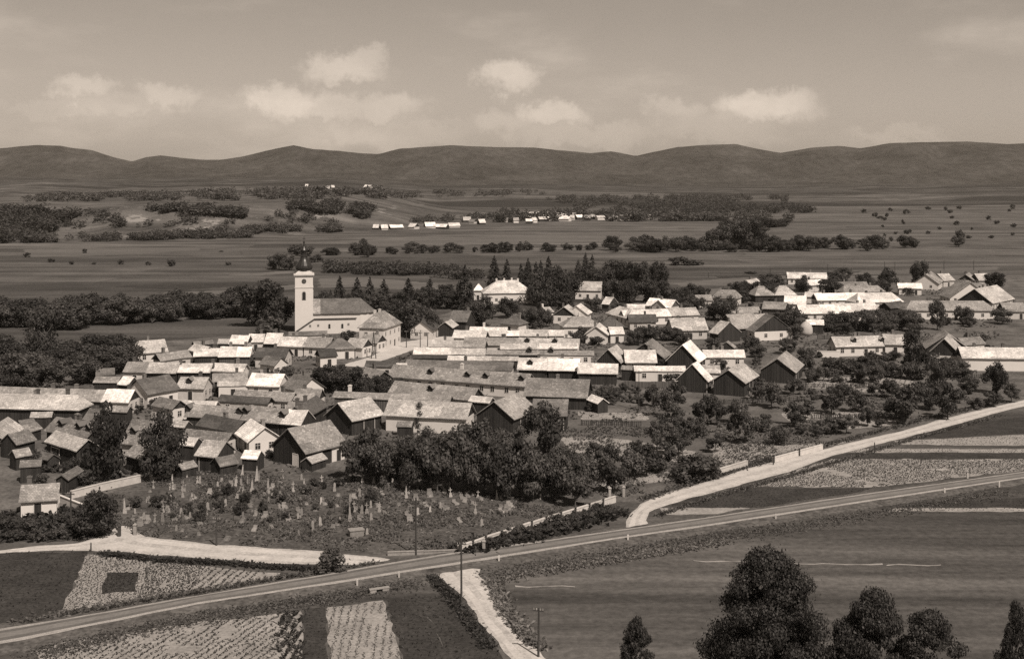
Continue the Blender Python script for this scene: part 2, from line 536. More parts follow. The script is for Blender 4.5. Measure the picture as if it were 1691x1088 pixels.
M['leaf'] = mat_leaf('broad_leaves', .08)
M['leaf_pale'] = mat_leaf('pale_leaves', .12)
M['leaf_dark'] = mat_leaf('dark_leaves', .058)
M['needle'] = mat_leaf('spruce_needles', .045)
M['straw'] = mat_plain('grey_straw', .36, .3, 5, fine=(16, .25))
# ------------------------------------------------------------------ ground
def mat_ground():
    m, nt, b = new_mat('valley_floor')
    N, Lk = nt.nodes, nt.links
    ge = N.new('ShaderNodeNewGeometry')
    def mapping(rz, sc):
        mp = N.new('ShaderNodeMapping'); mp.inputs['Rotation'].default_value = (0, 0, rz); mp.inputs['Scale'].default_value = sc
        Lk.new(ge.outputs['Position'], mp.inputs['Vector']); return mp.outputs[0]
    def noise(vec, sc, det=5, ro=.6):
        n = N.new('ShaderNodeTexNoise'); n.inputs['Scale'].default_value = sc; n.inputs['Detail'].default_value = det; n.inputs['Roughness'].default_value = ro
        Lk.new(vec, n.inputs['Vector']); return n.outputs[0]
    def rng(v, a, z, lo, hi, sm=False):
        r = N.new('ShaderNodeMapRange'); r.interpolation_type = 'SMOOTHSTEP' if sm else 'LINEAR'
        for i, k in enumerate((a, z, lo, hi)): r.inputs[i + 1].default_value = k
        Lk.new(v, r.inputs[0]); return r.outputs[0]
    def op(o, a, c):
        k = N.new('ShaderNodeMath'); k.operation = o
        for i, v in enumerate((a, c)):
            if isinstance(v, (int, float)): k.inputs[i].default_value = v
            else: Lk.new(v, k.inputs[i])
        return k.outputs[0]
    def mix(f, a, c):
        k = N.new('ShaderNodeMix'); k.data_type = 'FLOAT'
        Lk.new(f, k.inputs[0])
        for i, v in ((2, a), (3, c)):
            if isinstance(v, (int, float)): k.inputs[i].default_value = v
            else: Lk.new(v, k.inputs[i])
        return k.outputs[0]
    sep = N.new('ShaderNodeSeparateXYZ'); Lk.new(ge.outputs['Position'], sep.inputs[0])
    Yp, Zp = sep.outputs[1], sep.outputs[2]
    # mown streaks and long narrow strips of land
    streak = noise(mapping(.02, (.012, .16, .1)), 1, 6, .65)
    streak2 = noise(mapping(-.05, (.004, .05, .05)), 1, 4, .5)
    fine = noise(mapping(0, (.9, .9, .9)), 1, 4, .7)
    br = N.new('ShaderNodeTexBrick')
    br.inputs['Scale'].default_value = 1
    br.inputs['Brick Width'].default_value = 330
    br.inputs['Row Height'].default_value = 34
    br.inputs['Mortar Size'].default_value = 1.2
    br.inputs['Mortar Smooth'].default_value = 1
    br.inputs['Color1'].default_value = (.78, .78, .78, 1); br.inputs['Color2'].default_value = (1.22, 1.22, 1.22, 1); br.inputs['Mortar'].default_value = (.8, .8, .8, 1)
    wv = N.new('ShaderNodeVectorMath'); wv.operation = 'ADD'
    nzc = N.new('ShaderNodeTexNoise'); nzc.inputs['Scale'].default_value = .006; nzc.inputs['Detail'].default_value = 2; Lk.new(ge.outputs['Position'], nzc.inputs['Vector'])
    sc_ = N.new('ShaderNodeVectorMath'); sc_.operation = 'SCALE'; sc_.inputs['Scale'].default_value = 90; Lk.new(nzc.outputs['Color'], sc_.inputs[0])
    Lk.new(mapping(.03, (1, 1, 0)), wv.inputs[0]); Lk.new(sc_.outputs[0], wv.inputs[1])
    Lk.new(wv.outputs[0], br.inputs['Vector'])
    parcel = N.new('ShaderNodeRGBToBW'); Lk.new(br.outputs['Color'], parcel.inputs[0])
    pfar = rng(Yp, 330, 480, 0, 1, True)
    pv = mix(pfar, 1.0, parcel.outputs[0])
    mott = noise(mapping(.1, (.02, .03, .05)), 1, 7, .68)
    streak = mix(op('MULTIPLY', pfar, .75), streak, mott)
    g = op('MULTIPLY', rng(streak, .3, .7, .45, 1.5), .07)
    g = op('MULTIPLY', g, rng(streak2, .3, .7, .6, 1.4))
    g = op('MULTIPLY', g, rng(fine, .3, .7, .7, 1.3))
    g = op('MULTIPLY', g, pv)
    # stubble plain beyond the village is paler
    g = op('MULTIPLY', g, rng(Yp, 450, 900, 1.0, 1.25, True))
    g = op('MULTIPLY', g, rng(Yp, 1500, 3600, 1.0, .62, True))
    # scrub and woods on the rolling land far off
    wood = noise(mapping(.1, (.0011, .0034, .0034)), 1, 7, .62)
    wfar = rng(Yp, 1300, 1700, 0, 1, True)
    wf = op('MULTIPLY', rng(wood, .47, .56, 0, 1, True), wfar)
    g = mix(wf, g, .035)
    # bare sandy slips on the terrace edge
    nsep = N.new('ShaderNodeSeparateXYZ'); Lk.new(ge.outputs['Normal'], nsep.inputs[0])
    steep = rng(nsep.outputs[2], .985, .962, 0, 1, True)
    slip = op('MULTIPLY', steep, rng(noise(mapping(0, (.03, .012, .1)), 1, 6, .75), .56, .62, 0, 1, True))
    g = mix(slip, g, .2)
    tint(nt, g, b.inputs['Base Color'])
    b.inputs['Roughness'].default_value = 1
    b.inputs['Specular IOR Level'].default_value = .05
    bp = N.new('ShaderNodeBump'); bp.inputs['Strength'].default_value = .35; bp.inputs['Distance'].default_value = .3
    Lk.new(fine, bp.inputs['Height']); Lk.new(bp.outputs[0], b.inputs['Normal'])
    return m

def build_ground():
    Ys = np.concatenate([np.linspace(-400, 700, 30), np.geomspace(720, 6400, 300)])
    us = np.linspace(-1, 1, 261)
    V = []
    for y in Ys:
        hw = max(700, .85 * y)
        x = us * hw
        z = terrain_z(x, np.full_like(x, y)) if y > 720 else np.zeros_like(x)
        V.append(np.stack([x, np.full_like(x, y), z], 1))
    V = np.concatenate(V)
    n, k = len(Ys), len(us)
    a = np.arange((n - 1) * k).reshape(n - 1, k)[:, :-1].ravel()
    F = np.stack([a, a + 1, a + 1 + k, a + k], 1)
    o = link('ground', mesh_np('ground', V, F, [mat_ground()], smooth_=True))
    tag(o, 'wide valley floor of meadows and narrow field strips', None, None, 'structure')
build_ground()

PROFILE = [(-900, 262), (-600, 246), (-350, 258), (-120, 240), (-40, 250), (25, 243), (60, 240), (100, 241), (120, 245), (150, 248), (165, 253), (190, 261), (218, 267), (240, 260), (265, 257), (300, 261),
           (330, 264), (365, 264), (400, 259), (440, 249), (485, 240), (520, 247), (560, 250), (600, 254), (625, 255), (660, 246), (700, 243), (745, 240), (800, 243), (880, 244),
           (930, 249), (975, 253), (1010, 250), (1050, 258), (1080, 251), (1120, 243), (1160, 240), (1215, 238), (1250, 246), (1290, 253), (1340, 244), (1385, 241), (1420, 245),
           (1470, 237), (1530, 235), (1600, 234), (1660, 238), (1800, 242), (2000, 235), (2300, 255), (2700, 245)]

def mat_mountain():
    m = mat_plain('wooded_mountain_slopes', .042, .55, .003, rough=1, detail=10, bump=.0, coord='World', spec=.02, fine=(.03, .3), stretch=(1, .45, 1))  # mottling of the woods; its contrast also paints in fold shading
    return m

def build_mountains():
    mm = mat_mountain()
    px = np.array([p[0] for p in PROFILE], float); py = np.array([p[1] for p in PROFILE], float)
    us = np.linspace(-.88, .88, 640)
    Yr = 8000.0
    Hm = (YH - np.interp(us * FOC + CX, px, py)) / FOC * Yr + HC + 3 * (fbm(us * 140, us * 0, 77, 4) - .5)
    ts = np.concatenate([np.linspace(0, 1, 90), np.linspace(1.04, 1.6, 10)])
    V = []
    for t in ts:
        Y = 4700 + t * (Yr - 4700)
        ramp = float(smooth(-.12, 1.0, t)) ** 1.5 if t <= 1 else 1 - .6 * (t - 1)
        X = us * Y
        spur = (fbm(X / 520 + 3 * fbm(X / 900, Y / 900 + X * 0, 5), Y / 1100 + X * 0, 31, 5) - .5)
        z = -14 + (Hm + 14) * ramp * (1 + 2.6 * spur * (1 - min(t, 1)) ** .7) 
        if t < 1:
            z = np.minimum(z, HC + (Hm - HC) * (Y / Yr) * (1 - .25 * (1 - t)) + 2)
        if t < 1:
            z = z + 70 * max(0, 1 - t * 1.6) * float(smooth(0, .08, t)) * (fbm(X / 420, Y / 300 + X * 0, 61, 4) - .38)
        V.append(np.stack([X, np.full_like(X, Y), z], 1))
    n, k = len(ts), len(us)
    a = np.arange((n - 1) * k).reshape(n - 1, k)[:, :-1].ravel()
    F = np.stack([a, a + 1, a + 1 + k, a + k], 1)
    o = link('mountains', mesh_np('mountains', np.concatenate(V), F, [mm], smooth_=True))
    tag(o, 'long wooded mountain range closing the valley under the clouds', None, None, 'structure')
    # nearer shoulder coming in from the right
    us = np.linspace(.29, .9, 220)
    Yr = 6700.0
    Hm = (YH - np.interp(us * FOC + CX, [1430, 1470, 1500, 1530, 1560, 1600, 1650, 1720, 1900, 2300, 2700], [300, 282, 270, 262, 257, 247, 239, 236, 246, 240, 260])) / FOC * Yr + HC
    V = []
    for t in ts:
        Y = 5000 + t * (Yr - 5000)
        ramp = float(smooth(-.1, 1.0, t)) ** 1.4 if t <= 1 else 1 - .9 * (t - 1)
        X = us * Y
        spur = fbm(X / 480, Y / 800 + X * 0, 41, 5) - .5
        z = -14 + (Hm + 14) * ramp * (1 + 1.2 * spur * (1 - min(t, 1)))
        V.append(np.stack([X, np.full_like(X, Y), z], 1))
    n, k = len(ts), len(us)
    a = np.arange((n - 1) * k).reshape(n - 1, k)[:, :-1].ravel()
    F = np.stack([a, a + 1, a + 1 + k, a + k], 1)
    o = link('hill', mesh_np('hill', np.concatenate(V), F, [mm], smooth_=True))
    tag(o, 'nearer dark wooded shoulder of the range on the right', None, None, 'structure')
build_mountains()

# ------------------------------------------------------------------ sheets: fields, yards, roads
def densify(pts, step=1.5, jit=.25, closed=True, seed=0):
    out = []
    n = len(pts)
    for i in range(n if closed else n - 1):
        a, b = pts[i], pts[(i + 1) % n]
        k = max(1, min(60, int((b - a).length / step)))
        for j in range(k):
            p = a.lerp(b, j / k)
            if jit:
                p = p + Vector((float(vnoise(p.x * .7, p.y * .7, seed + 1)) - .5, float(vnoise(p.x * .7, p.y * .7, seed + 2)) - .5, 0)) * 2 * jit
            out.append(p)
    if not closed:
        out.append(pts[-1])
    return out

ZC = [0.004]
def sheet(name, px, mat, jit=.3, z=None, label=None):
    pts = densify([P(x, y) for x, y in px], jit=jit, seed=len(ZC))
    if z is None:
        z = .004 + .0004 * len(ZC); ZC.append(z)
    me = mesh_np(name, [(p.x, p.y, z) for p in pts], [list(range(len(pts)))], [mat])
    if me.polygons[0].normal.z < 0:
        me.flip_normals()
    o = link(name, me)
    tag(o, label, None, None, 'structure')
    return o

def inside(poly, X, Y):
    c = np.zeros(len(X), bool)
    n = len(poly)
    for i in range(n):
        x0, y0 = poly[i][:2]; x1, y1 = poly[(i + 1) % n][:2]
        if y0 == y1: continue
        t = ((y0 > Y) != (y1 > Y)) & (X < (x1 - x0) * (Y - y0) / (y1 - y0) + x0)
        c ^= t
    return c

def tuft_mesh(name, pts, h, w, mat, z0=0.0, blades=2, lean=.8, hv=.5):
    """small leafy tufts standing on the ground, pts (n,2)"""
    n = len(pts)
    V, F = [], []
    base = 0
    for k in range(blades):
        a = NR.uniform(0, 2 * math.pi, n)
        hh = h * NR.uniform(1 - hv, 1 + hv, n)
        ww = w * NR.uniform(.6, 1.4, n)
        dx, dy = np.cos(a) * ww * .5, np.sin(a) * ww * .5
        lx, ly = NR.normal(0, lean, n) * hh, NR.normal(0, lean, n) * hh
        x, y = pts[:, 0], pts[:, 1]
        zz = np.full(n, z0)
        q = np.stack([np.stack([x - dx * .5, y - dy * .5, zz], 1), np.stack([x + dx * .5, y + dy * .5, zz], 1),
                      np.stack([x + dx + lx, y + dy + ly, zz + hh], 1), np.stack([x - dx + lx, y - dy + ly, zz + hh * .85], 1)], 1)
        V.append(q.reshape(-1, 3))
        F.append(np.arange(base, base + 4 * n).reshape(n, 4)); base += 4 * n
    return mesh_np(name, np.concatenate(V), np.concatenate(F), [mat])

def scatter(poly, dens, clump=None, seed=0, cap=60000):
    xs = [p[0] for p in poly]; ys = [p[1] for p in poly]
    A = (max(xs) - min(xs)) * (max(ys) - min(ys))
    n = int(min(cap, A * dens))
    X, Y = NR.uniform(min(xs), max(xs), n), NR.uniform(min(ys), max(ys), n)
    k = inside(poly, X, Y)
    if clump:
        k &= fbm(X / clump[0], Y / clump[0], seed) > clump[1]
    return np.stack([X[k], Y[k]], 1)

def rows(poly, ang, gap, step, miss=.15, wob=.12):
    """planted rows clipped to a field"""
    c, s = math.cos(ang), math.sin(ang)
    P2 = np.array([[p[0], p[1]] for p in poly])
    a, b = P2 @ [c, s], P2 @ [-s, c]
    va, vb = np.arange(a.min(), a.max(), step), np.arange(b.min(), b.max(), gap)
    A, B = np.meshgrid(va, vb)
    A = A.ravel() + NR.uniform(-step * .4, step * .4, A.size); B = B.ravel() + NR.normal(0, wob, B.size)
    X, Y = A * c - B * s, A * s + B * c
    k = inside(poly, X, Y) & (NR.random(len(X)) > miss) & (fbm(X / 4, Y / 4, 8) > .3)
    return np.stack([X[k], Y[k]], 1)

M['earth'] = mat_plain('trodden_earth', .10, .55, .12, coord='World', detail=7, fine=(1.6, .25), spec=.05)
M['dirt_road'] = mat_plain('white_dirt_road', .41, .16, .25, coord='World', detail=8, fine=(2.5, .12), spec=.05, bump=.2)
M['asphalt'] = mat_plain('worn_asphalt', .10, .18, .3, coord='World', detail=6, fine=(3, .12), spec=.3, rough=.75)
M['dirt_mid'] = mat_plain('stony_dirt', .36, .25, .5, coord='World', detail=8, fine=(3.5, .2), spec=.05, bump=.3)
M['asphalt_worn'] = mat_plain('wheel_worn_asphalt', .15, .18, .4, coord='World', detail=6, fine=(3, .12), spec=.3, rough=.75)
M['gravel'] = mat_plain('pale_gravel_shoulder', .27, .22, .8, coord='World', detail=6, fine=(6, .25), spec=.05)
M['field_dark'] = mat_plain('dark_clover_field', .042, .3, .25, coord='World', detail=7, fine=(2.2, .3), spec=.02)
M['field_soil'] = mat_plain('pale_dry_soil', .235, .28, .3, coord='World', detail=7, fine=(2.5, .22), spec=.02)
M['field_mid'] = mat_plain('grey_green_field', .095, .35, .2, coord='World', detail=7, fine=(2.0, .25), spec=.02)
M['field_stubble'] = mat_plain('stubble', .105, .3, .05, coord='World', detail=8, fine=(.9, .2), spec=.02, stretch=(.12, 1, 1))
M['footpath'] = mat_plain('worn_path', .24, .5, .35, coord='World', detail=8, spec=.05)
M['verge'] = mat_plain('rough_verge_grass', .085, .45, .35, coord='World', detail=8, fine=(1.8, .35), spec=.02)
M['cem'] = mat_plain('cemetery_grass', .075, .45, .25, coord='World', detail=8, fine=(1.5, .35), spec=.02)
M['tuft'] = mat_leaf('field_tufts', .1, .5, 0)
M['tuft_dark'] = mat_leaf('crop_leaves', .045, .5, 0)
M['tuft_pale'] = mat_leaf('dry_grass_tufts', .15, .5, 0)

# village ground and gardens
sheet('village_ground', [(-120, 640), (120, 600), (235, 566), (370, 556), (480, 552), (600, 548), (680, 536), (760, 510), (900, 520), (1000, 486), (1150, 480), (1300, 462), (1420, 455), (1800, 455),
                         (1800, 640), (1500, 650), (1330, 655), (1180, 660), (1000, 700), (700, 720), (590, 775), (330, 790), (110, 835), (-120, 850)], M['earth'], jit=1.0, label='pale trodden earth of yards and lanes')
sheet('street', [(560, 604), (615, 588), (655, 566), (735, 555), (800, 552), (850, 556), (760, 566), (690, 575), (648, 590), (600, 606)], M['dirt_road'], jit=.3, label='pale village street opening into the square before the town hall')
sheet('cemetery_ground', [(120, 832), (230, 800), (330, 776), (480, 782), (600, 790), (960, 832), (1012, 829), (760, 910), (620, 915), (420, 904), (235, 887), (205, 874), (190, 866)], M['cem'], jit=.4, label='rough grass of the cemetery')
sheet('orchard_ground', [(575, 785), (700, 715), (960, 690), (1200, 665), (1500, 640), (1760, 640), (1760, 655), (1657, 668), (1459, 718), (1304, 755), (1180, 791), (1118, 808), (1057, 830), (1010, 828), (960, 830), (600, 790)], M['field_mid'], jit=.6, label='garden and orchard ground below the village')
def garden(px, mat, tuft=None, ang=0.0, gap=.7, step=.18, h=.11, w=.14, label=None, name='garden_bed', dens=None, clump=None):
    sheet(name, px, mat, jit=.45, label=label)
    if tuft:
        poly = [P(x, y) for x, y in px]
        pts = scatter(poly, dens, clump) if dens else rows(poly, ang, gap, step)
        if len(pts):
            o = link('crop_leaves', tuft_mesh('crop_leaves', pts, h, w, M[tuft], .01))
            tag(o, 'leafy crop on ' + (label or 'the field'), None, None, 'stuff')
garden([(1172, 728), (1290, 736), (1408, 728), (1300, 752), (1178, 786)], M['field_soil'], 'tuft_dark', .1, 1.1, .35, label='pale garden rows behind the white wall')
garden([(1330, 622), (1500, 624), (1520, 640), (1440, 648), (1335, 640)], M['field_soil'], 'tuft_dark', 1.2, 1.3, .35, label='pale garden rows under the farthest barn on the right')
garden([(955, 680), (1075, 682), (1070, 694), (960, 692)], M['field_soil'], 'tuft', 0, 1, .6, label='pale strip behind the orchard')
garden([(925, 722), (1000, 722), (1060, 730), (1150, 745), (1150, 762), (1040, 760), (940, 745)], M['field_soil'], 'tuft', .2, 1.2, .7, label='patchy dry garden among the fruit trees')
garden([(1290, 682), (1420, 680), (1420, 690), (1300, 694)], M['field_soil'], 'tuft', 0, 1, .6, label='thin pale bed right of the orchard')
garden([(1420, 692), (1480, 690), (1490, 703), (1400, 708)], M['field_soil'], 'tuft', 0, 1, .6, label='thin pale bed by the upper lane')
garden([(960, 790), (1120, 778), (1130, 790), (1000, 806)], M['field_soil'], 'tuft', 0, 1, .8, label='bare earth beside the lane gate')

# strips between the two roads on the right
garden([(1478, 728), (1700, 717), (1700, 736), (1482, 734)], M['field_soil'], 'tuft', 0, .9, .5, label='uppermost pale strip right of the white lane')
garden([(1418, 741), (1700, 741), (1700, 747), (1400, 747)], M['field_soil'], 'tuft_dark', 0, .9, .5, label='speckled strip right of the white lane')
garden([(1400, 747.5), (1700, 747.5), (1700, 757), (1375, 757)], M['field_dark'], None, label='dark strip right of the white lane')
garden([(1560, 700), (1700, 688), (1700, 716), (1490, 726)], M['field_dark'], None, label='dark strip under the top of the white lane')
garden([(1372, 758), (1700, 758), (1700, 776), (1640, 782), (1440, 805), (1235, 803)], M['field_soil'], 'tuft_dark', .02, .6, .22, h=.13, w=.16, label='broad pale crop between the white lane and the highway')
garden([(1228, 805), (1440, 806), (1380, 824), (1250, 842), (1105, 836), (1140, 822)], M['field_dark'], 'tuft_dark', .0, 1.2, .6, label='dark clover wedge between the two roads')
garden([(1088, 839), (1244, 838), (1200, 848), (1105, 850)], M['field_soil'], None, label='pale bare wedge by the road fork')
garden([(1478, 838), (1700, 839), (1700, 845), (1470, 843)], M['field_soil'], 'tuft', 0, .9, .5, label='pale strip along the meadow')
garden([(1505, 829), (1700, 822), (1700, 838), (1490, 837)], M['field_dark'], 'tuft_dark', 0, 1.2, .6, label='dark strip right of the highway')
# strips of the plain beyond the village
for px, mt, lab in [([(120, 496), (310, 492), (300, 497), (135, 501)], 'field_stubble', 'pale stubble strip above the stream belt'),
                    ([(250, 484), (400, 478), (490, 470), (500, 475), (420, 486), (300, 489)], 'field_stubble', 'pale stubble strip left of the church tower'),
                    ([(370, 455), (482, 447), (484, 451), (395, 458)], 'field_stubble', 'thin pale strip left of the tower helm'),
                    ([(180, 473), (420, 466), (470, 468), (300, 479)], 'field_dark', 'dark strip on the plain left of the church'),
                    ([(525, 460), (600, 458), (745, 470), (740, 482), (600, 474), (530, 476)], 'field_stubble', 'pale field behind the spruces'),
                    ([(1110, 468), (1280, 452), (1650, 441), (1650, 446), (1330, 457), (1130, 474)], 'field_stubble', 'pale strip behind the eastern roofs'),
                    ([(1180, 456), (1420, 448), (1420, 450), (1190, 460)], 'field_dark', 'thin dark strip behind the eastern roofs'),
                    ([(560, 398), (1000, 384), (1150, 388), (1100, 396), (800, 404), (600, 408)], 'field_stubble', 'wide pale field across the middle of the plain'),
                    ([(40, 412), (330, 408), (330, 413), (200, 421), (40, 425)], 'field_stubble', 'wide pale field at the left of the plain')]:
    sheet('field_strip', px, M[mt], jit=2.0, label=lab)
# lower left
garden([(-40, 913), (142, 911), (138, 930), (104, 1012), (60, 1026), (-40, 1046)], M['field_dark'], 'tuft_dark', 0, 1.2, .8, h=.2, label='dark field left of the speckled crop')
garden([(144, 913), (246, 924), (224, 996), (104, 1010), (138, 932)], M['field_soil'], 'tuft_dark', 1.35, .42, .2, h=.1, w=.13, label='speckled pale crop with a dark square in it')
garden([(176, 946), (229, 944), (222, 978), (169, 979)], M['field_dark'], 'tuft_dark', 0, .8, .5, label='dark square bed in the speckled crop')
garden([(249, 925), (340, 935), (305, 984), (226, 995)], M['field_soil'], 'tuft_dark', 1.2, .36, .2, h=.13, w=.15, label='leafy potato plot')
garden([(341, 935), (460, 947), (459, 962), (306, 984)], M['field_soil'], 'tuft_dark', 1.4, 1.0, .12, h=.13, w=.14, label='rowed plot beside the left lane')
garden([(461, 945), (520, 949), (500, 955), (460, 962)], M['field_dark'], None, label='dark wedge by the highway bush')
garden([(60, 1068), (190, 1047), (330, 1027), (458, 1013), (458, 1110), (60, 1110)], M['field_soil'], 'tuft_dark', 1.25, .9, .12, h=.12, w=.14, label='rowed pale crop under the highway')
garden([(459, 1012), (499, 1008), (501, 1110), (459, 1110)], M['field_soil'], 'tuft_dark', 1.5, 1.0, .12, h=.3, w=.25, label='narrow plot of dark rows')
garden([(500, 1007), (537, 1003), (546, 1110), (502, 1110)], M['field_dark'], 'tuft_dark', 0, 1, .6, label='dark bed left of the pale plot')
garden([(538, 1002), (636, 992), (668, 1110), (547, 1110)], M['field_soil'], 'tuft', 1.62, .9, .12, h=.1, w=.12, label='pale rowed plot below the culvert')
garden([(637, 991), (690, 982), (752, 1110), (669, 1110)], M['field_dark'], 'tuft_dark', 0, 1.1, .7, h=.2, label='dark bed right of the pale plot')
garden([(690.5, 982), (742, 984), (790, 1028), (850, 1110), (753, 1110)], M['field_dark'], 'tuft_dark', 0, 1.1, .7, h=.2, label='dark bed beside the lower lane')
garden([(-40, 905), (25, 893), (110, 893), (190, 868), (150, 842), (100, 836), (30, 846), (-40, 856)], M['field_dark'], 'tuft_dark', dens=2.0, h=.6, w=.6, label='dark weedy ground beside the cemetery gate')

def resample(px, n):
    p = [Vector((x, y, 0)) for x, y in px]
    d = [0]
    for i in range(1, len(p)): d.append(d[-1] + (p[i] - p[i - 1]).length)
    out = []
    for k in range(n):
        t = d[-1] * k / (n - 1)
        j = max(i for i in range(len(d)) if d[i] <= t + 1e-9)
        j = min(j, len(p) - 2)
        f = (t - d[j]) / max(1e-9, d[j + 1] - d[j])
        out.append(p[j].lerp(p[j + 1], f))
    return out

def ribbon(name, A, B, fr, zs, mats, jit=0.0, label=None):
    """strip between world polylines A and B with lines at fractions fr (may be <0 or >1) and heights zs"""
    n, k = len(A), len(fr)
    V, F, mi = [], [], []
    for i in range(n):
        for j, f in enumerate(fr):
            p = A[i].lerp(B[i], f)
            if jit:
                d = (B[i] - A[i]).normalized() * (float(fbm(p.x * .35, p.y * .35, 50 + j, 3)) - .5) * 2 * (jit if j in (0, k - 1) else jit * .5)
                p = p + d
            V.append((p.x, p.y, zs[j]))
    for i in range(n - 1):
        for j in range(k - 1):
            F.append([i * k + j, i * k + j + 1, (i + 1) * k + j + 1, (i + 1) * k + j]); mi.append(mats[1][j])
    me = mesh_np(name, V, F, mats[0], mi=mi)
    if me.polygons[0].normal.z < 0: me.flip_normals()
    o = link(name, me)
    tag(o, label, None, None, 'structure')
    return o

up = [(-150, 1067), (32, 1037), (152, 1017), (327, 986), (540, 951), (617, 937), (731, 918), (807, 908), (1020, 878), (1160, 858), (1427, 818), (1658, 786), (1900, 753)]
lo = [(-150, 1092), (32, 1061), (152, 1037), (327, 1001), (540, 969), (617, 957), (731, 939), (807, 927), (1020, 893), (1160, 873), (1427, 832), (1658, 797), (1900, 762)]
def same_cols(a, b, n):
    xs = np.linspace(a[0][0], a[-1][0], n)
    fa = np.interp(xs, [p[0] for p in a], [p[1] for p in a]); fb = np.interp(xs, [p[0] for p in b], [p[1] for p in b])
    return [P(x, y) for x, y in zip(xs, fa)], [P(x, y) for x, y in zip(xs, fb)]
HA, HB = same_cols(up, lo, 160)
ribbon('highway', HA, HB, [0, .16, .34, .66, .84, 1], [.3, .35, .38, .38, .35, .3], ([M['gravel'], M['asphalt'], M['asphalt_worn']], [0, 1, 2, 1, 0]), jit=.25, label='grey asphalt highway with pale shoulders')
ribbon('highway_embankment', HA, HB, [-.5, 0.02, .98, 1.6], [.006, .28, .28, .006], ([M['verge']], [0, 0, 0]), jit=.8, label='grassy bank carrying the highway')

def lane(name, a, b, n, label, z=.05, jit=.5):
    A = [P(p.x, p.y) for p in resample(a, n)]; B = [P(p.x, p.y) for p in resample(b, n)]
    return ribbon(name, A, B, [0, .14, .38, .6, .84, 1], [z, z + .05, z + .03, z + .05, z + .04, z], ([M['dirt_road'], M['dirt_mid']], [1, 0, 1, 0, 1]), jit=jit, label=label)
lane('dirt_lane', [(-60, 916), (25, 906), (130, 896), (178, 882), (205, 872), (238, 886), (358, 900), (450, 905), (540, 911), (620, 920), (668, 929)],
     [(-60, 920), (25, 911), (130, 909), (180, 911), (205, 912), (238, 915), (327, 921), (420, 929), (470, 931), (560, 932), (640, 936)], 90, 'broad white dirt lane in front of the cemetery')
lane('dirt_lane', [(706, 938), (730, 955), (746, 968), (771, 992), (795, 1029), (826, 1066), (860, 1110)], [(800, 929), (790, 948), (811, 968), (832, 1011), (857, 1038), (884, 1066), (924, 1110)], 60, 'white dirt lane leaving the highway at the bottom')
lane('dirt_lane', [(1030, 877), (1041, 851), (1057, 832), (1075, 823), (1118, 809), (1180, 792), (1219, 778), (1304, 756), (1403, 731), (1500, 709), (1548, 694), (1657, 668), (1760, 646)],
     [(1078, 872), (1066, 857), (1075, 845), (1090, 838), (1118, 829), (1180, 813), (1230, 799), (1300, 780), (1374, 753), (1474, 728), (1568, 704), (1657, 679), (1760, 655)], 90, 'long white dirt lane climbing right past the orchards')
sheet('gate_apron', [(183, 868), (205, 868), (240, 886), (215, 892), (188, 884)], M['dirt_road'], z=.03, label='white trodden apron at the cemetery gate')
for (x0, y0, x1, y1) in [(1150, 925, 1290, 927), (1300, 929, 1460, 931), (1465, 932, 1560, 934), (850, 967, 955, 966)]:
    sheet('footpath', [(x0, y0), (x1, y1), (x1, y1 + 1.5), (x0, y0 + 1.5)], M['footpath'], jit=.6, label='thin pale footpath across the meadow')

# rough growth: verges, cemetery, meadow (nobody could count it)
def line_scatter(px, spread, n, seed=0):
    pts = resample(px, n)
    out = []
    for p in pts:
        w = P(p.x, p.y)
        out.append((w.x + R.gauss(0, spread), w.y + R.gauss(0, spread)))
    return np.array(out)
GR = []
GR.append(('cemetery_weeds', scatter([P(x, y) for x, y in [(120, 832), (330, 776), (600, 792), (960, 832), (1010, 830), (760, 908), (620, 912), (420, 902), (235, 886), (190, 866)]], 4.0, (6, .45), 4, 60000), .24, .24, 'tuft', 'weeds between the graves'))
GR.append(('orchard_grass', scatter([P(x, y) for x, y in [(600, 785), (960, 695), (1500, 645), (1657, 664), (1459, 715), (1180, 788), (1010, 826)]], 2.6, (9, .5), 5, 60000), .3, .3, 'tuft', 'long grass under the fruit trees'))
VG = 'verge_growth'
GR.append(('yard_weeds', scatter([P(x, y) for x, y in [(100, 820), (120, 640), (370, 560), (700, 545), (1150, 490), (1650, 470), (1650, 630), (1330, 655), (1000, 700), (590, 775), (330, 790)]], .9, (7, .5), 14, 60000), .35, .6, 'tuft', 'weeds and nettles in the village yards'))
GR.append(('dry_grass', scatter([P(x, y) for x, y in [(200, 862), (330, 782), (600, 796), (960, 834), (1005, 832), (760, 906), (620, 910), (420, 900), (235, 884)]], 2.2, (3, .5), 9, 40000), .16, .3, 'tuft_pale', 'dry pale grass between the graves'))
GR.append((VG, line_scatter([(30, 1028), (327, 978), (540, 944), (620, 932)], .5, 1500), .28, .28, 'tuft', 'weeds along the upper side of the highway'))
GR.append((VG, line_scatter([(60, 1078), (327, 1020), (540, 988), (690, 962)], 1.3, 3500), .15, .2, 'tuft', 'weeds along the lower side of the highway'))
GR.append((VG, line_scatter([(800, 952), (1020, 911), (1300, 872), (1500, 840), (1660, 812)], 1.3, 3500), .15, .2, 'tuft', 'weeds between the highway and the meadow'))
GR.append((VG, line_scatter([(770, 909), (880, 884), (1015, 846)], 1.2, 2500), .55, .5, 'tuft_dark', 'brambles below the cemetery wall'))
GR.append((VG, line_scatter([(170, 915), (260, 925), (380, 931), (450, 937), (520, 940)], .4, 2600), .28, .28, 'tuft_dark', 'dark weeds in the ditch of the left lane'))
GR.append((VG, line_scatter([(1085, 852), (1180, 820), (1300, 788), (1474, 735), (1650, 687)], .4, 1800), .25, .25, 'tuft', 'weeds along the lower edge of the white lane'))
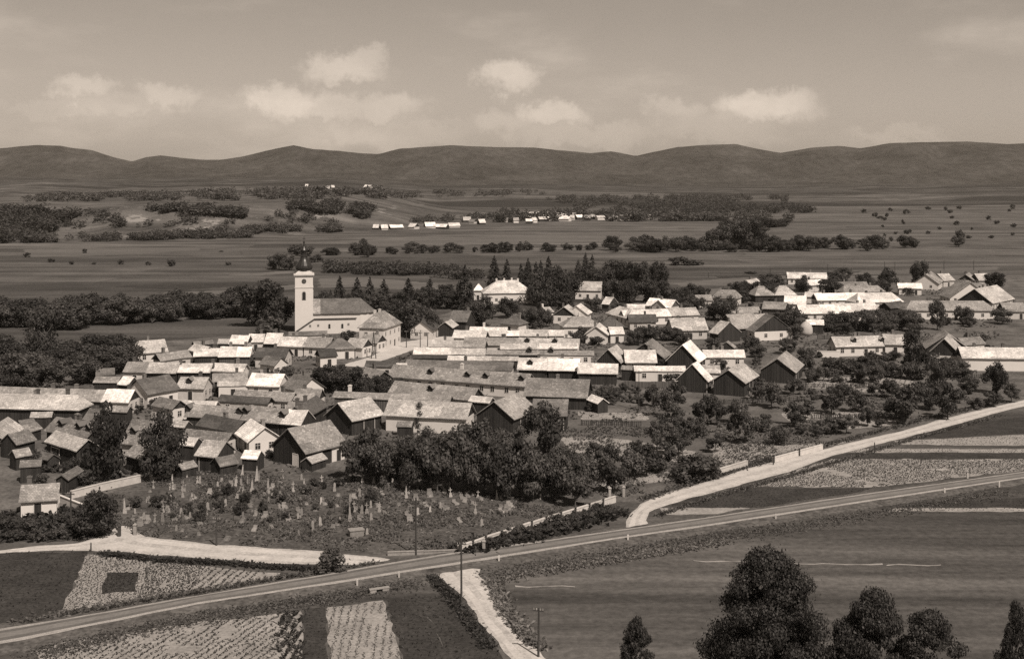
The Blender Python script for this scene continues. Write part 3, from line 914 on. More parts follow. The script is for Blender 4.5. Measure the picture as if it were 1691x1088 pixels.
GR.append((VG, line_scatter([(1060, 825), (1180, 787), (1304, 750), (1403, 725), (1548, 687), (1655, 663)], .5, 2200), .3, .3, 'tuft', 'weeds along the upper edge of the white lane'))
GR.append((VG, line_scatter([(812, 962), (833, 1005), (862, 1042), (893, 1070)], .5, 1400), .3, .3, 'tuft_pale', 'dry weeds right of the lower lane'))
GR.append((VG, line_scatter([(712, 952), (744, 985), (774, 1025), (808, 1070)], .4, 1400), .24, .24, 'tuft_dark', 'dark weeds left of the lower lane'))
GR.append((VG, line_scatter([(820, 957), (1000, 927), (1200, 895)], .7, 1500), .2, .25, 'tuft_pale', 'dry grass line at the top of the meadow'))
ST = [P(x, y) for x, y in [(556, 606), (612, 586), (652, 564), (735, 552), (850, 552), (855, 558), (762, 569), (692, 578), (650, 593), (602, 609)]]
for nm, pts, h, w, mt, lab in GR:
    if nm == 'yard_weeds': pts = pts[~inside(ST, pts[:, 0], pts[:, 1])]
    o = link(nm, tuft_mesh(nm, pts, h, w, M[mt], 0.0))
    tag(o, lab, None, None, 'stuff')
# ------------------------------------------------------------------ buildings
def window_mesh(w, h, name, glazed=True):
    b = MB()
    t = .09
    b.box(-w / 2, w / 2, -.06, .04, -t, 0, 0); b.box(-w / 2, w / 2, -.06, .04, h, h + t, 0)
    b.box(-w / 2 - t, -w / 2, -.06, .04, -t, h + t, 0); b.box(w / 2, w / 2 + t, -.06, .04, -t, h + t, 0)
    b.box(-.03, .03, -.05, .04, 0, h, 0); b.box(-w / 2, w / 2, -.05, .04, h * .62, h * .62 + .05, 0)
    if glazed: b.box(-w / 2, w / 2, -.015, .03, 0, h, 1)
    return b.mesh(name, [M['frame'], M['glass']])
WIN = window_mesh(.95, 1.15, 'window')
WIN_OPEN = window_mesh(.95, 1.15, 'window', False)
PANE = MB().box(-.475, .475, -.015, .03, 0, 1.15).mesh('pane', M['glass'])
def put_window(root, loc, rz=0.0, near=True):
    o = link('window', WIN_OPEN if near else WIN, root, loc, rz)
    if near: link('pane', PANE, o)
    return o
def door_mesh(w, h, mat, name='door'):
    b = MB()
    b.box(-w / 2, w / 2, -.05, .04, 0, h, 0)
    b.box(-w / 2 - .1, -w / 2, -.09, .04, 0, h + .1, 1); b.box(w / 2, w / 2 + .1, -.09, .04, 0, h + .1, 1); b.box(-w / 2, w / 2, -.09, .04, h, h + .1, 1)
    return b.mesh(name, [mat, M['frame']])
DOOR = door_mesh(1.0, 2.0, M['boards'])
DOOR_W = door_mesh(1.3, 2.2, M['white'])
GATE = door_mesh(2.8, 2.7, M['boards'])
def chimney_mesh():
    b = MB()
    b.box(-.33, .33, -.33, .33, -1.0, 1.15); b.box(-.4, .4, -.4, .4, 1.15, 1.3); b.box(-.2, .2, -.2, .2, 1.3, 1.42)
    return b
CHIM = chimney_mesh().mesh('chimney', M['brick'])
CHIM_W = chimney_mesh().mesh('chimney', M['white'])
def dormer_mesh(roof, p):
    """small gabled loft dormer: dark hatch face, cheeks and little roof; p = pitch of the main roof"""
    b = MB()
    w, h, r = .6, .95, .5
    dep = (h + r) / p + .5
    b.prism([(-w, -.9), (w, -.9), (w, h), (0, h + r * .9), (-w, h)], 0, dep, 0)
    for s in (-1, 1):
        b.add([(s * (w + .22), -.28, h - .2), (0, -.28, h + r), (0, dep, h + r), (s * (w + .22), dep, h - .2),
               (s * (w + .22), -.28, h - .1), (0, -.28, h + r + .12), (0, dep, h + r + .12), (s * (w + .22), dep, h - .1)],
              [[0, 1, 2, 3], [7, 6, 5, 4], [0, 4, 5, 1], [2, 6, 7, 3], [0, 3, 7, 4]], 1)
    return b.mesh('dormer', [M['boards'], roof])
_DM = {}

def roof_mesh(L, W, he, rise, mat, hip=0.0, th=.16, seed=0, sag=.07):
    """two slopes (hip > 0 pulls the ridge ends in by that length) with thickness and an uneven ridge"""
    rr = random.Random(seed)
    n = max(2, int(L / 1.8))
    hw = W / 2
    xs = [-L / 2 + L * i / n for i in range(n + 1)]
    dipc, dipa = rr.uniform(-.3, .3) * L, rr.uniform(0, 1.6) * sag
    V, F, UV = [], [], []
    sl = math.hypot(hw, rise)
    def ridge(x):
        e = max(0.0, min(1.0, (L / 2 - abs(x)) / hip)) if hip else 1.0
        return he + rise * e + (rr.uniform(-sag, sag) * .5 - dipa * math.exp(-((x - dipc) / (L * .3 + .1)) ** 2)) * (e ** 2)
    rz = [ridge(x) for x in xs]
    ez = [[he + rr.uniform(-.04, .04) for _ in xs] for _ in range(2)]
    if hip:
        # ridge line vertices are clamped so that hip slopes are true planes
        xr = [max(-L / 2 + hip, min(L / 2 - hip, x)) for x in xs]
        rz = [he + rise + rr.uniform(-sag, sag) * .4 for _ in xs]
    else:
        xr = xs
    def quad(a, b, c, d, ua, ub, uc, ud):
        o = len(V); V.extend([a, b, c, d]); F.append([o, o + 1, o + 2, o + 3]); UV.extend([ua, ub, uc, ud])
    for s in (0, 1):
        y = -hw if s == 0 else hw
        for i in range(n):
            a, b = (xs[i], y, ez[s][i]), (xs[i + 1], y, ez[s][i + 1])
            c, d = (xr[i + 1], 0, rz[i + 1]), (xr[i], 0, rz[i])
            ua = [(xs[i], sl), (xs[i + 1], sl), (xr[i + 1], 0), (xr[i], 0)]
            if s == 0: quad(a, b, c, d, *ua)
            else: quad(b, a, d, c, ua[1], ua[0], ua[3], ua[2])
            lo = lambda p: (p[0], p[1], p[2] - th)
            if s == 0:
                quad(lo(b), lo(a), lo(d), lo(c), *ua); quad(lo(a), lo(b), b, a, *ua)
            else:
                quad(lo(a), lo(b), lo(c), lo(d), *ua); quad(lo(b), lo(a), a, b, *ua)
    for e in (0, n):
        a, c, d = (xs[e], -hw, ez[0][e]), (xs[e], hw, ez[1][e]), (xr[e], 0, rz[e])
        lo = lambda p: (p[0], p[1], p[2] - th)
        if hip:
            pts = (c, a, d) if e == 0 else (a, c, d)
            o = len(V); V.extend(pts); F.append([o, o + 1, o + 2]); UV.extend([(0, sl), (W, sl), (W / 2, 0)])
            quad(lo(c), lo(a), a, c, (0, 0), (W, 0), (W, .2), (0, .2))
        else:
            for p, q in ((a, d), (d, c)):
                quad(lo(p), lo(q), q, p, (0, 0), (sl, 0), (sl, .2), (0, .2))
    return mesh_np('roof', V, F, [mat], uv=UV)

HOUSES = []
REG = dict(A=(20, 530, .2484), B=(380, 530, .2484), C=(740, 530, .2484), D=(1080, 530, .2484), E=(1300, 530, .2481), F=(400, 380, .2484), G=(760, 380, .2484), H=(1100, 400, .3312),
           T=(20, 740, .3075), p=(0, 0, 1.0), N=(500, 200, .3312), U=(440, 390, .193))
TONE = {'w': 'whitish', 'l': 'pale grey', 'ml': 'light grey', 'm': 'grey', 'md': 'dark grey', 'd': 'blackish', 'tin': 'smooth bright', 'tile': 'dark smooth'}

def house(reg, x1, y1, x2, y2, h, tone, he=2.8, hip=0, wall=None, gable=None, dm=(), ch=None, kind=None, win=None, pitch=.72, hw=None, storeys=1, doors=None, name=None, label=None, ground=None, far=False, endwin=None):
    """x1..y2: the near eave in the photograph, h: height of the roof seen there; the house is set out on the ground from that"""
    ox, oy, s = REG[reg]
    x1, y1, x2, y2, h = ox + x1 * s, oy + y1 * s, ox + x2 * s, oy + y2 * s, h * s
    gz = 0.0
    if far:
        g = PT((x1 + x2) / 2, max(y1, y2) + 1.5); gz = g.z
        YY = g.y
        e1 = Vector(((x1 - CX) / FOC * YY, YY, gz + he)); e2 = Vector(((x2 - CX) / FOC * YY, YY + random.Random(int(x1 * 7)).uniform(-.6, .6) * (x2 - x1) / FOC * YY, gz + he))
    else:
        e1, e2 = P(x1, y1, he), P(x2, y2, he)
    mid = (e1 + e2) / 2
    d = (e2 - e1); L = max(3.0, d.length); d.normalize()
    if not far and name is None and abs(d.x) > .8: L *= 1.06          # row houses stand eave to eave
    nrm = Vector((-d.y, d.x, 0))
    if nrm.dot(Vector((mid.x, mid.y, 0))) < 0: nrm = -nrm
    if hw is None:
        my = to_px(mid)[1]
        lo_, hi_ = 1.2, 8.5
        for _ in range(30):
            c = (lo_ + hi_) / 2
            if my - to_px(mid + nrm * c + Vector((0, 0, c * pitch)))[1] < h: lo_ = c
            else: hi_ = c
        hw = c
    W = 2 * hw
    rise = hw * pitch
    i = len(HOUSES)
    rr = random.Random(1000 + i)
    ctr = mid + nrm * hw
    ang = math.atan2(-nrm.x, nrm.y)             # local +y is nrm, local x runs along the eave
    big = L > 16
    if kind is None:
        kind = 'shed' if (L < 7 and hw < 2.6) else 'house'
    nm = name or kind
    root = empty(nm, (ctr.x, ctr.y, gz), ang)
    rm = M['roof_' + tone]
    hipl = 0.0
    if hip: hipl = min(hw * (1.0 if hip == 1 else hip), L / 2 - .15)
    link('roof', roof_mesh(L, W, he, rise, rm, hipl, seed=i), root)
    west = mid.y < 330
    wl = wall or ('boards' if kind in ('barn', 'shed') else rr.choices(['boards', 'boards_mid', 'cream', 'white'], [4, 2, 2, 2] if west else [2, 1, 3, 4])[0])
    gb = gable or ('boards' if kind in ('barn', 'shed') or rr.random() < .75 else 'cream')
    wl = {'w': 'white', 'c': 'cream', 'd': 'boards', 'm': 'boards_mid'}.get(wl, wl); gb = {'w': 'white', 'c': 'cream', 'd': 'boards', 'm': 'boards_mid'}.get(gb, gb)
    ov = min(.5, hw * .16)
    og = min(.45, L * .05)
    b = MB(); b.box(-L / 2 + og, L / 2 - og, -hw + ov, hw - ov, -.3, he + ov * pitch - .12)
    b.build('wall', M[wl], root)
    if not hip:
        zb = he + ov * pitch - .12
        for e in (-1, 1):
            b = MB()
            x0 = e * (L / 2 - og) - (.0 if e < 0 else .12); x1_ = x0 + .12
            hb = hw - ov
            b.prismx([(-hb, zb - .25), (hb, zb - .25), (hb, zb - .06), (0, he + rise - .28), (-hb, zb - .06)], x0 + e * .004, x1_ + e * .004)
            b.build('gable', M[gb], root)
    # openings
    light = wl in ('white', 'cream')
    if win is None: win = light and not far
    if win:
        n = max(1, int((L - 2) / 3.0))
        for st in range(storeys):
            for k in range(n):
                x = -L / 2 + og + (L - 2 * og) * (k + .5) / n + rr.uniform(-.3, .3)
                if st == 0 and k == n // 2 and doors is not False:
                    link('door', DOOR, root, (x, -hw + ov - .003, 0)); continue
                put_window(root, (x, -hw + ov - .003, 1.0 + st * 2.9), 0.0, mid.y < 380)
    elif kind == 'barn' and doors is not False:
        link('door', GATE, root, (rr.uniform(-.2, .2) * L, -hw + ov - .003, 0))
    if endwin is None: endwin = light and not far and not hip
    if endwin:
        for e in (-1, 1):
            for st in range(storeys):
                for k in ((-1, 1) if hw > 2.4 else (0,)):
                    put_window(root, (e * (L / 2 - og + .003 + (.01 if st else 0)), k * hw * .38, 1.0 + st * 2.9), e * math.pi / 2, mid.y < 380)
    if ch is None:
        ch = () if kind in ('barn', 'shed') or far or hw < 2.2 else tuple(rr.uniform(.2, .8) for _ in range(1 if L < 11 else 2 if L < 20 else 3))
    for f in ch:
        wcol = f < 0; f = abs(f)
        x = -L / 2 + L * f
        o = link('chimney', CHIM_W if wcol else CHIM, root, (x, hw * .18, he + rise * .86))
        if ch and kind == 'house': o.scale = (1, 1, rr.uniform(.8, 1.15))
    for f in dm:
        key = tone
        if key not in _DM: _DM[key] = dormer_mesh(rm, pitch)
        yy = -hw * .62
        link('dormer', _DM[key], root, (-L / 2 + L * f, yy, he + rise * (1 - .62) - .05))
    HOUSES.append(dict(o=root, px=to_px((ctr.x, ctr.y, gz)), tone=tone, L=L, hw=hw, kind=kind, hip=hip, wall=wl, gable=gb, dirx=abs(d.x), label=label))
    return root

hA = lambda *a, **k: house('A', *a, **k)
hB = lambda *a, **k: house('B', *a, **k)
hC = lambda *a, **k: house('C', *a, **k)
hD = lambda *a, **k: house('D', *a, **k)
hE = lambda *a, **k: house('E', *a, **k)
hF = lambda *a, **k: house('F', *a, **k)
hG = lambda *a, **k: house('G', *a, **k)
hH = lambda *a, **k: house('H', *a, **k)

# --- west quarter
hA(835, 218, 1035, 203, 85, 'ml'); hA(985, 265, 1200, 238, 48, 'm'); hA(1165, 192, 1262, 214, 45, 'l')
hA(1208, 235, 1375, 231, 52, 'l'); hA(1370, 238, 1478, 238, 70, 'l'); hA(1482, 236, 1580, 236, 66, 'w')
hA(1440, 151, 1558, 153, 60, 'w'); hA(1565, 139, 1668, 139, 55, 'l'); hA(1215, 160, 1340, 150, 26, 'm'); hA(1365, 150, 1438, 150, 32, 'ml')
hA(738, 338, 888, 341, 70, 'm'); hA(892, 344, 1084, 346, 72, 'ml', ch=(.99,)); hA(1095, 341, 1310, 342, 63, 'l', ch=(.98,)); hA(1322, 331, 1530, 338, 55, 'l')
hA(558, 361, 680, 355, 46, 'md', gable='d'); hA(540, 408, 698, 411, 43, 'm'); hA(702, 420, 765, 425, 55, 'w', gable='d')
hA(900, 490, 1122, 450, 100, 'md', gable='w', wall='w', he=3.2)
hA(1090, 445, 1270, 450, 78, 'ml', wall='c', gable='c', dm=(.4,)); hA(1340, 402, 1560, 396, 55, 'm'); hA(1368, 432, 1570, 427, 30, 'ml', wall='w')
hA(-150, 508, 588, 535, 78, 'ml', dm=(), ch=(.5, .7)); hA(592, 537, 770, 541, 88, 'w', wall='w', gable='d')
hA(-200, 578, 424, 592, 100, 'l', wall='d', gable='d', hip=.5, he=3.4); hA(-60, 478, 118, 476, 26, 'l')
hA(472, 655, 548, 660, 78, 'md', gable='d'); hA(214, 730, 490, 775, 96, 'm', dm=(.28, .68, .9), gable='d')
hA(210, 800, 425, 865, 78, 'ml', wall='d', gable='d', kind='barn', he=3.4); hA(-40, 800, 88, 712, 80, 'ml', gable='d'); hA(28, 822, 168, 790, 72, 'm', gable='d')
hA(50, 970, 190, 962, 46, 'md', kind='shed'); hA(375, 1056, 480, 992, 34, 'md', kind='shed', he=2.2)
hA(716, 812, 870, 828, 165, 'm', dm=(.35, .85), pitch=1.05, wall='c', gable='c'); hA(742, 890, 850, 920, 76, 'ml', gable='d', kind='shed', he=2.6)
hA(920, 560, 1062, 588, 60, 'm'); hA(1070, 562, 1340, 574, 42, 'l'); hA(1370, 532, 1690, 552, 46, 'd', hip=0, wall='c')
hA(1150, 633, 1500, 652, 82, 'm', dm=(.02, .95), ch=()); hA(1215, 692, 1472, 742, 80, 'd', wall='c')
hA(1470, 742, 1562, 806, 100, 'w', gable='w', wall='w', he=2.6); hA(1130, 772, 1420, 800, 60, 'm', wall='c'); hA(1212, 892, 1355, 906, 108, 'ml', gable='d', wall='d', kind='barn')
hA(1110, 822, 1204, 830, 56, 'l'); hA(1535, 911, 1612, 916, 58, 'w', kind='shed', he=2.2); hA(1382, 966, 1510, 941, 60, 'md', kind='shed', he=1.6); hA(1130, 987, 1236, 961, 30, 'm', kind='shed', he=1.6)
hA(60, 700, 165, 684, 40, 'md', kind='shed', he=2.2); hA(95, 742, 205, 712, 44, 'm', kind='shed', he=2.2); hA(30, 905, 130, 888, 50, 'm', kind='shed', he=2.4); hA(150, 900, 235, 925, 40, 'md', kind='shed', he=2.2)
hA(120, 640, 260, 636, 34, 'ml', kind='shed', he=2.4); hA(500, 700, 590, 712, 44, 'm', gable='d', wall='d'); hA(560, 760, 660, 770, 46, 'md', gable='d', wall='d'); hA(900, 640, 1010, 655, 40, 'm', wall='d'); hA(640, 600, 760, 606, 40, 'm', wall='d')
hA(900, 760, 1010, 770, 48, 'm', gable='d', wall='d', kind='shed'); hA(1060, 700, 1140, 706, 44, 'ml', wall='d', kind='shed')
hB(1120, 700, 1190, 702, 26, 'm', kind='shed', he=2.0) ; hB(440, 470, 520, 476, 34, 'm', kind='shed'); hB(20, 620, 90, 628, 40, 'm', wall='d')
house('T', 40, 290, 242, 277, 95, 'm', wall='w', gable='d', hip=0, he=2.4, label='low white-walled cottage beside the cemetery gate, at the left edge')
# --- middle quarter
hB(112, 428, 322, 436, 86, 'w', wall='w', gable='w', ch=(.36, .7)); hB(333, 440, 452, 470, 92, 'md', gable='w', wall='w', he=3.0)
hB(225, 150, 330, 151, 72, 'l'); hB(158, 240, 362, 246, 66, 'd', gable='c', wall='c'); hB(190, 285, 290, 298, 56, 'md', gable='w', wall='w')
hB(312, 166, 480, 172, 66, 'l', wall='w'); hB(482, 172, 650, 178, 68, 'ml', wall='w')
hB(640, 190, 832, 184, 74, 'md', hip=1, wall='w', gable='w', ch=()); hB(600, 240, 714, 232, 52, 'd', wall='w', gable='d'); hB(762, 172, 876, 180, 62, 'ml', gable='d', wall='w')
hB(860, 138, 975, 146, 54, 'm', gable='d', wall='w'); hB(395, 98, 640, 92, 28, 'md', wall='c')
hB(18, 516, 394, 536, 62, 'm', wall='c'); hB(412, 526, 582, 531, 80, 'm', gable='d'); hB(372, 585, 530, 591, 50, 'm', gable='d'); hB(520, 640, 660, 560, 70, 'md', gable='d')
hB(810, 666, 1028, 621, 122, 'ml', gable='d', wall='d', kind='barn', he=3.0); hB(1032, 626, 1560, 652, 108, 'ml', wall='w', gable='d', he=3.2, ch=(), win=False, kind='barn', doors=False)
hB(700, 506, 1440, 536, 42, 'm', ch=(-.13,)); hB(1062, 476, 1590, 526, 82, 'm', gable='d', dm=(.48,), ch=())
house('p', 645, 622, 862, 638, 21, 'm', dm=(.3, .57, .7, .95), wall='w', gable='d', ch=(-.5,))
house('p', 672, 607.5, 841, 612, 14.5, 'md', gable='d', wall='c', ch=(.55,)); hB(1106, 313, 1190, 312, 36, 'l', wall='w', gable='w')
hB(1215, 248, 1550, 248, 13, 'd', kind='shed', he=2.2); hB(898, 301, 1090, 306, 40, 'd', wall='c'); hB(832, 362, 962, 396, 62, 'm', gable='d')
hB(1222, 220, 1460, 223, 46, 'l'); hB(1462, 222, 1690, 225, 44, 'ml'); hB(1342, 171, 1540, 173, 46, 'ml'); hB(1542, 172, 1690, 176, 46, 'm'); hB(1480, 111, 1690, 118, 52, 'l', wall='w')
hB(1240, 762, 1292, 802, 44, 'w', kind='shed', he=2.4)
# the big shingled farmhouse right above the cemetery
FARM = house('p', 504.5, 749, 575, 732, 41, 'm', wall='d', gable='d', he=2.8, kind='barn', doors=False, pitch=.8, label='big shingled farm building with a dark gable, just above the graves')
def farm_front():
    h = HOUSES[-1]; L, hw = h['L'], h['hw']; y = -hw + .5
    b = MB(); b.box(L / 2 - 3.6, L / 2 - .5, y - .08, y - .004, 0, 2.6); b.build('plaster_bay', M['white'], FARM)
    link('door', DOOR, FARM, (L / 2 - 2.0, y - .085, 0))
    o = link('door', DOOR_W, FARM, (-L / 2 + .45 - .004, -hw * .35, 0)); o.rotation_euler.z = -math.pi / 2
farm_front()
hB(545, 946, 650, 912, 40, 'l', kind='shed', he=1.5, hw=1.3)
hB(70, 655, 318, 681, 98, 'm', dm=(.04, .97), ch=(), gable='d'); hB(322, 681, 466, 691, 100, 'l', gable='d', wall='d')
hC(135, 531, 270, 546, 40, 'l', gable='d', kind='shed')
hC(510, 496, 915, 511, 124, 'm', gable='d', wall='d', ch=(.48,), kind='house'); hC(440, 656, 602, 588, 120, 'ml', gable='d', wall='d', kind='barn', he=3.2); hC(560, 626, 787, 631, 112, 'md', gable='d', wall='d', kind='barn', he=3.2)
hC(915, 521, 992, 549, 36, 'w', kind='shed', he=2.2); hC(462, 321, 660, 326, 80, 'l', dm=(.4,), gable='d', wall='d'); hC(662, 327, 866, 331, 82, 'w', gable='d', wall='d')
hC(866, 346, 1122, 351, 70, 'l', gable='w', wall='d'); hC(1150, 280, 1206, 244, 92, 'ml', gable='d', wall='d', kind='barn', pitch=1.0); hC(1182, 276, 1386, 276, 86, 'l', wall='c', gable='d')
hC(1440, 251, 1488, 214, 102, 'm', gable='d', wall='d', kind='barn'); hC(1246, 331, 1572, 333, 36, 'l', wall='w'); hC(1150, 321, 1244, 326, 28, 'm')
hC(0, 259, 220, 262, 30, 'l'); hC(222, 262, 462, 263, 30, 'ml')
# --- north-east of the square
hG(690, 645, 936, 640, 70, 'ml', hip=1, wall='w', ch=(-.5,), he=3.4); hG(930, 640, 1092, 638, 64, 'd', hip=1, wall='c'); hG(1000, 692, 1092, 690, 50, 'l', wall='w'); hG(985, 700, 1005, 672, 60, 'l', gable='w', wall='w')
hG(1420, 669, 1646, 665, 84, 'ml', wall='c'); hG(1126, 611, 1306, 610, 52, 'd', wall='c'); hG(1100, 581, 1408, 571, 50, 'l', wall='w'); hG(1414, 571, 1590, 563, 52, 'ml', wall='w', ch=(.5,))
hG(1226, 501, 1400, 515, 52, 'w', gable='m', wall='c'); hG(962, 551, 1110, 588, 56, 'l', hip=1); hG(1110, 523, 1226, 524, 32, 'l'); hG(936, 490, 988, 494, 48, 'l')
hG(762, 401, 936, 403, 62, 'ml', wall='w', he=3.6, gable='c', ch=()); hG(990, 396, 1066, 396, 28, 'l', hip=1, kind='shed')
hG(772, 572, 800, 552, 62, 'ml', gable='d', wall='w'); hG(850, 562, 880, 545, 60, 'l', gable='w', wall='w'); hG(575, 548, 626, 543, 36, 'l', wall='w', ch=(-.1,)); hG(258, 621, 386, 631, 56, 'md', hip=1, wall='w')
hG(60, 701, 300, 705, 60, 'l', wall='w', ch=(-.37,)); hG(310, 702, 392, 702, 36, 'w'); hG(396, 702, 576, 705, 45, 'l', wall='w'); hG(590, 702, 690, 702, 40, 'l', wall='w')
hG(30, 762, 390, 768, 52, 'ml'); hG(392, 768, 780, 775, 54, 'ml', dm=(.15, .6)); hG(272, 791, 520, 789, 38, 'ml', wall='w'); hG(522, 789, 780, 786, 38, 'l', wall='w'); hG(180, 826, 520, 828, 30, 'm', dm=(.8,)); hG(522, 828, 880, 831, 30, 'm', dm=(.24,))
hF(1372, 606, 1490, 611, 75, 'md', wall='d', gable='d'); hF(1268, 668, 1330, 638, 62, 'd', gable='w', wall='c'); hF(1400, 650, 1440, 630, 40, 'l', gable='d')
# --- east side
hH(210, 450, 257, 458, 62, 'l', gable='d', wall='d'); hH(350, 432, 480, 424, 72, 'ml', wall='d'); hH(396, 437, 436, 448, 84, 'md', gable='d', wall='w', kind='barn')
hH(480, 424, 548, 420, 66, 'ml', wall='d'); hD(535, 181, 548, 170, 42, 'm', gable='d', kind='shed'); hD(338, 241, 602, 241, 52, 'w', wall='w')
hD(300, 276, 352, 240, 118, 'w', gable='d', wall='d', kind='barn', pitch=1.0); hD(362, 403, 396, 381, 118, 'w', gable='d', wall='d', kind='barn', pitch=1.0)
hD(330, 345, 442, 346, 55, 'ml', wall='w'); hD(610, 416, 702, 360, 92, 'ml', gable='d', wall='d', kind='barn', he=3.2); hD(945, 346, 1001, 290, 95, 'ml', gable='d', wall='d', kind='barn')
hE(332, 172, 640, 166, 70, 'l', dm=(.42, .99), wall='w'); hE(652, 156, 786, 158, 70, 'ml', wall='w')
hE(893, 152, 920, 183, 98, 'm', gable='d', wall='d', kind='barn'); hE(1172, 243, 1196, 206, 125, 'ml', gable='d', wall='w', kind='barn', pitch=1.0); hE(1176, 246, 1620, 250, 76, 'l', wall='w', gable='d', he=3.4, win=False, doors=False)
hE(1182, 161, 1322, 151, 50, 'm', gable='w', wall='w'); hH(700, 410, 786, 412, 26, 'w', wall='d', kind='shed');
hH(230, 276, 356, 281, 42, 'm', gable='w', wall='w', hip=.5); hH(155, 291, 232, 290, 30, 'm'); hH(446, 266, 545, 264, 48, 'm', hip=.7); hH(546, 264, 652, 263, 48, 'l', hip=.7)
hH(590, 306, 696, 309, 42, 'w', gable='d', wall='w'); hH(760, 290, 1000, 286, 36, 'w', wall='w'); hH(690, 271, 770, 274, 24, 'l', wall='w'); hH(960, 302, 1180, 296, 48, 'w', wall='w', hip=.6); hH(675, 356, 870, 354, 46, 'w', wall='w'); hH(872, 354, 1062, 350, 50, 'l', gable='d', wall='w')
hH(610, 181, 800, 183, 32, 'l', wall='w', ch=(.2, .6, .9)); hH(705, 216, 790, 213, 28, 'w', wall='w'); hH(425, 216, 482, 205, 26, 'l'); hH(842, 226, 1010, 223, 28, 'm'); hH(890, 251, 1090, 246, 32, 'm', hip=.6)
hH(1160, 229, 1276, 231, 27, 'w', wall='w'); hH(1362, 209, 1386, 190, 48, 'm', gable='w', wall='w'); hH(1386, 193, 1442, 190, 36, 'ml'); hH(1535, 191, 1552, 179, 30, 'm', gable='d'); hH(1562, 191, 1624, 190, 36, 'ml')
hH(1356, 262, 1411, 279, 82, 'm', gable='w', wall='w', ch=(.1,)); hH(1630, 306, 1740, 282, 72, 'ml', gable='d', wall='c'); hH(1205, 341, 1640, 341, 50, 'm', hip=.8, wall='w', he=3.2, ch=(.3, .6)); hH(1120, 331, 1202, 321, 30, 'd', kind='shed')
hH(480, 331, 592, 336, 38, 'm'); hH(330, 353, 470, 351, 30, 'm'); hH(0, 326, 36, 321, 38, 'w'); hH(1545, 240, 1620, 235, 36, 'm', gable='d'); hH(1690, 345, 1800, 345, 45, 'm')
# town hall and manor
house('p', 634.7, 542.7, 664.8, 532.6, 26, 'm', he=6.3, hip=1, hw=4.3, wall='white', storeys=2, name='town_hall', kind='house', ch=(-.35, -.6), pitch=.95, win=True, endwin=True, doors=True,
      label='white two-storey town hall with a hipped shingle roof on the square')
house('G', 150, 421, 492, 417, 86, 'l', he=4.2, hip=1.1, wall='white', name='manor_house', kind='house', ch=(-.3, -.45, -.6, -.72), pitch=.8, label='broad white manor with a pale hipped roof among dark spruces')
house('G', 88, 401, 152, 401, 46, 'w', he=4.0, hip=1, wall='white', name='pavilion', kind='house', ch=(), label='small white pavilion with a pointed roof left of the manor')

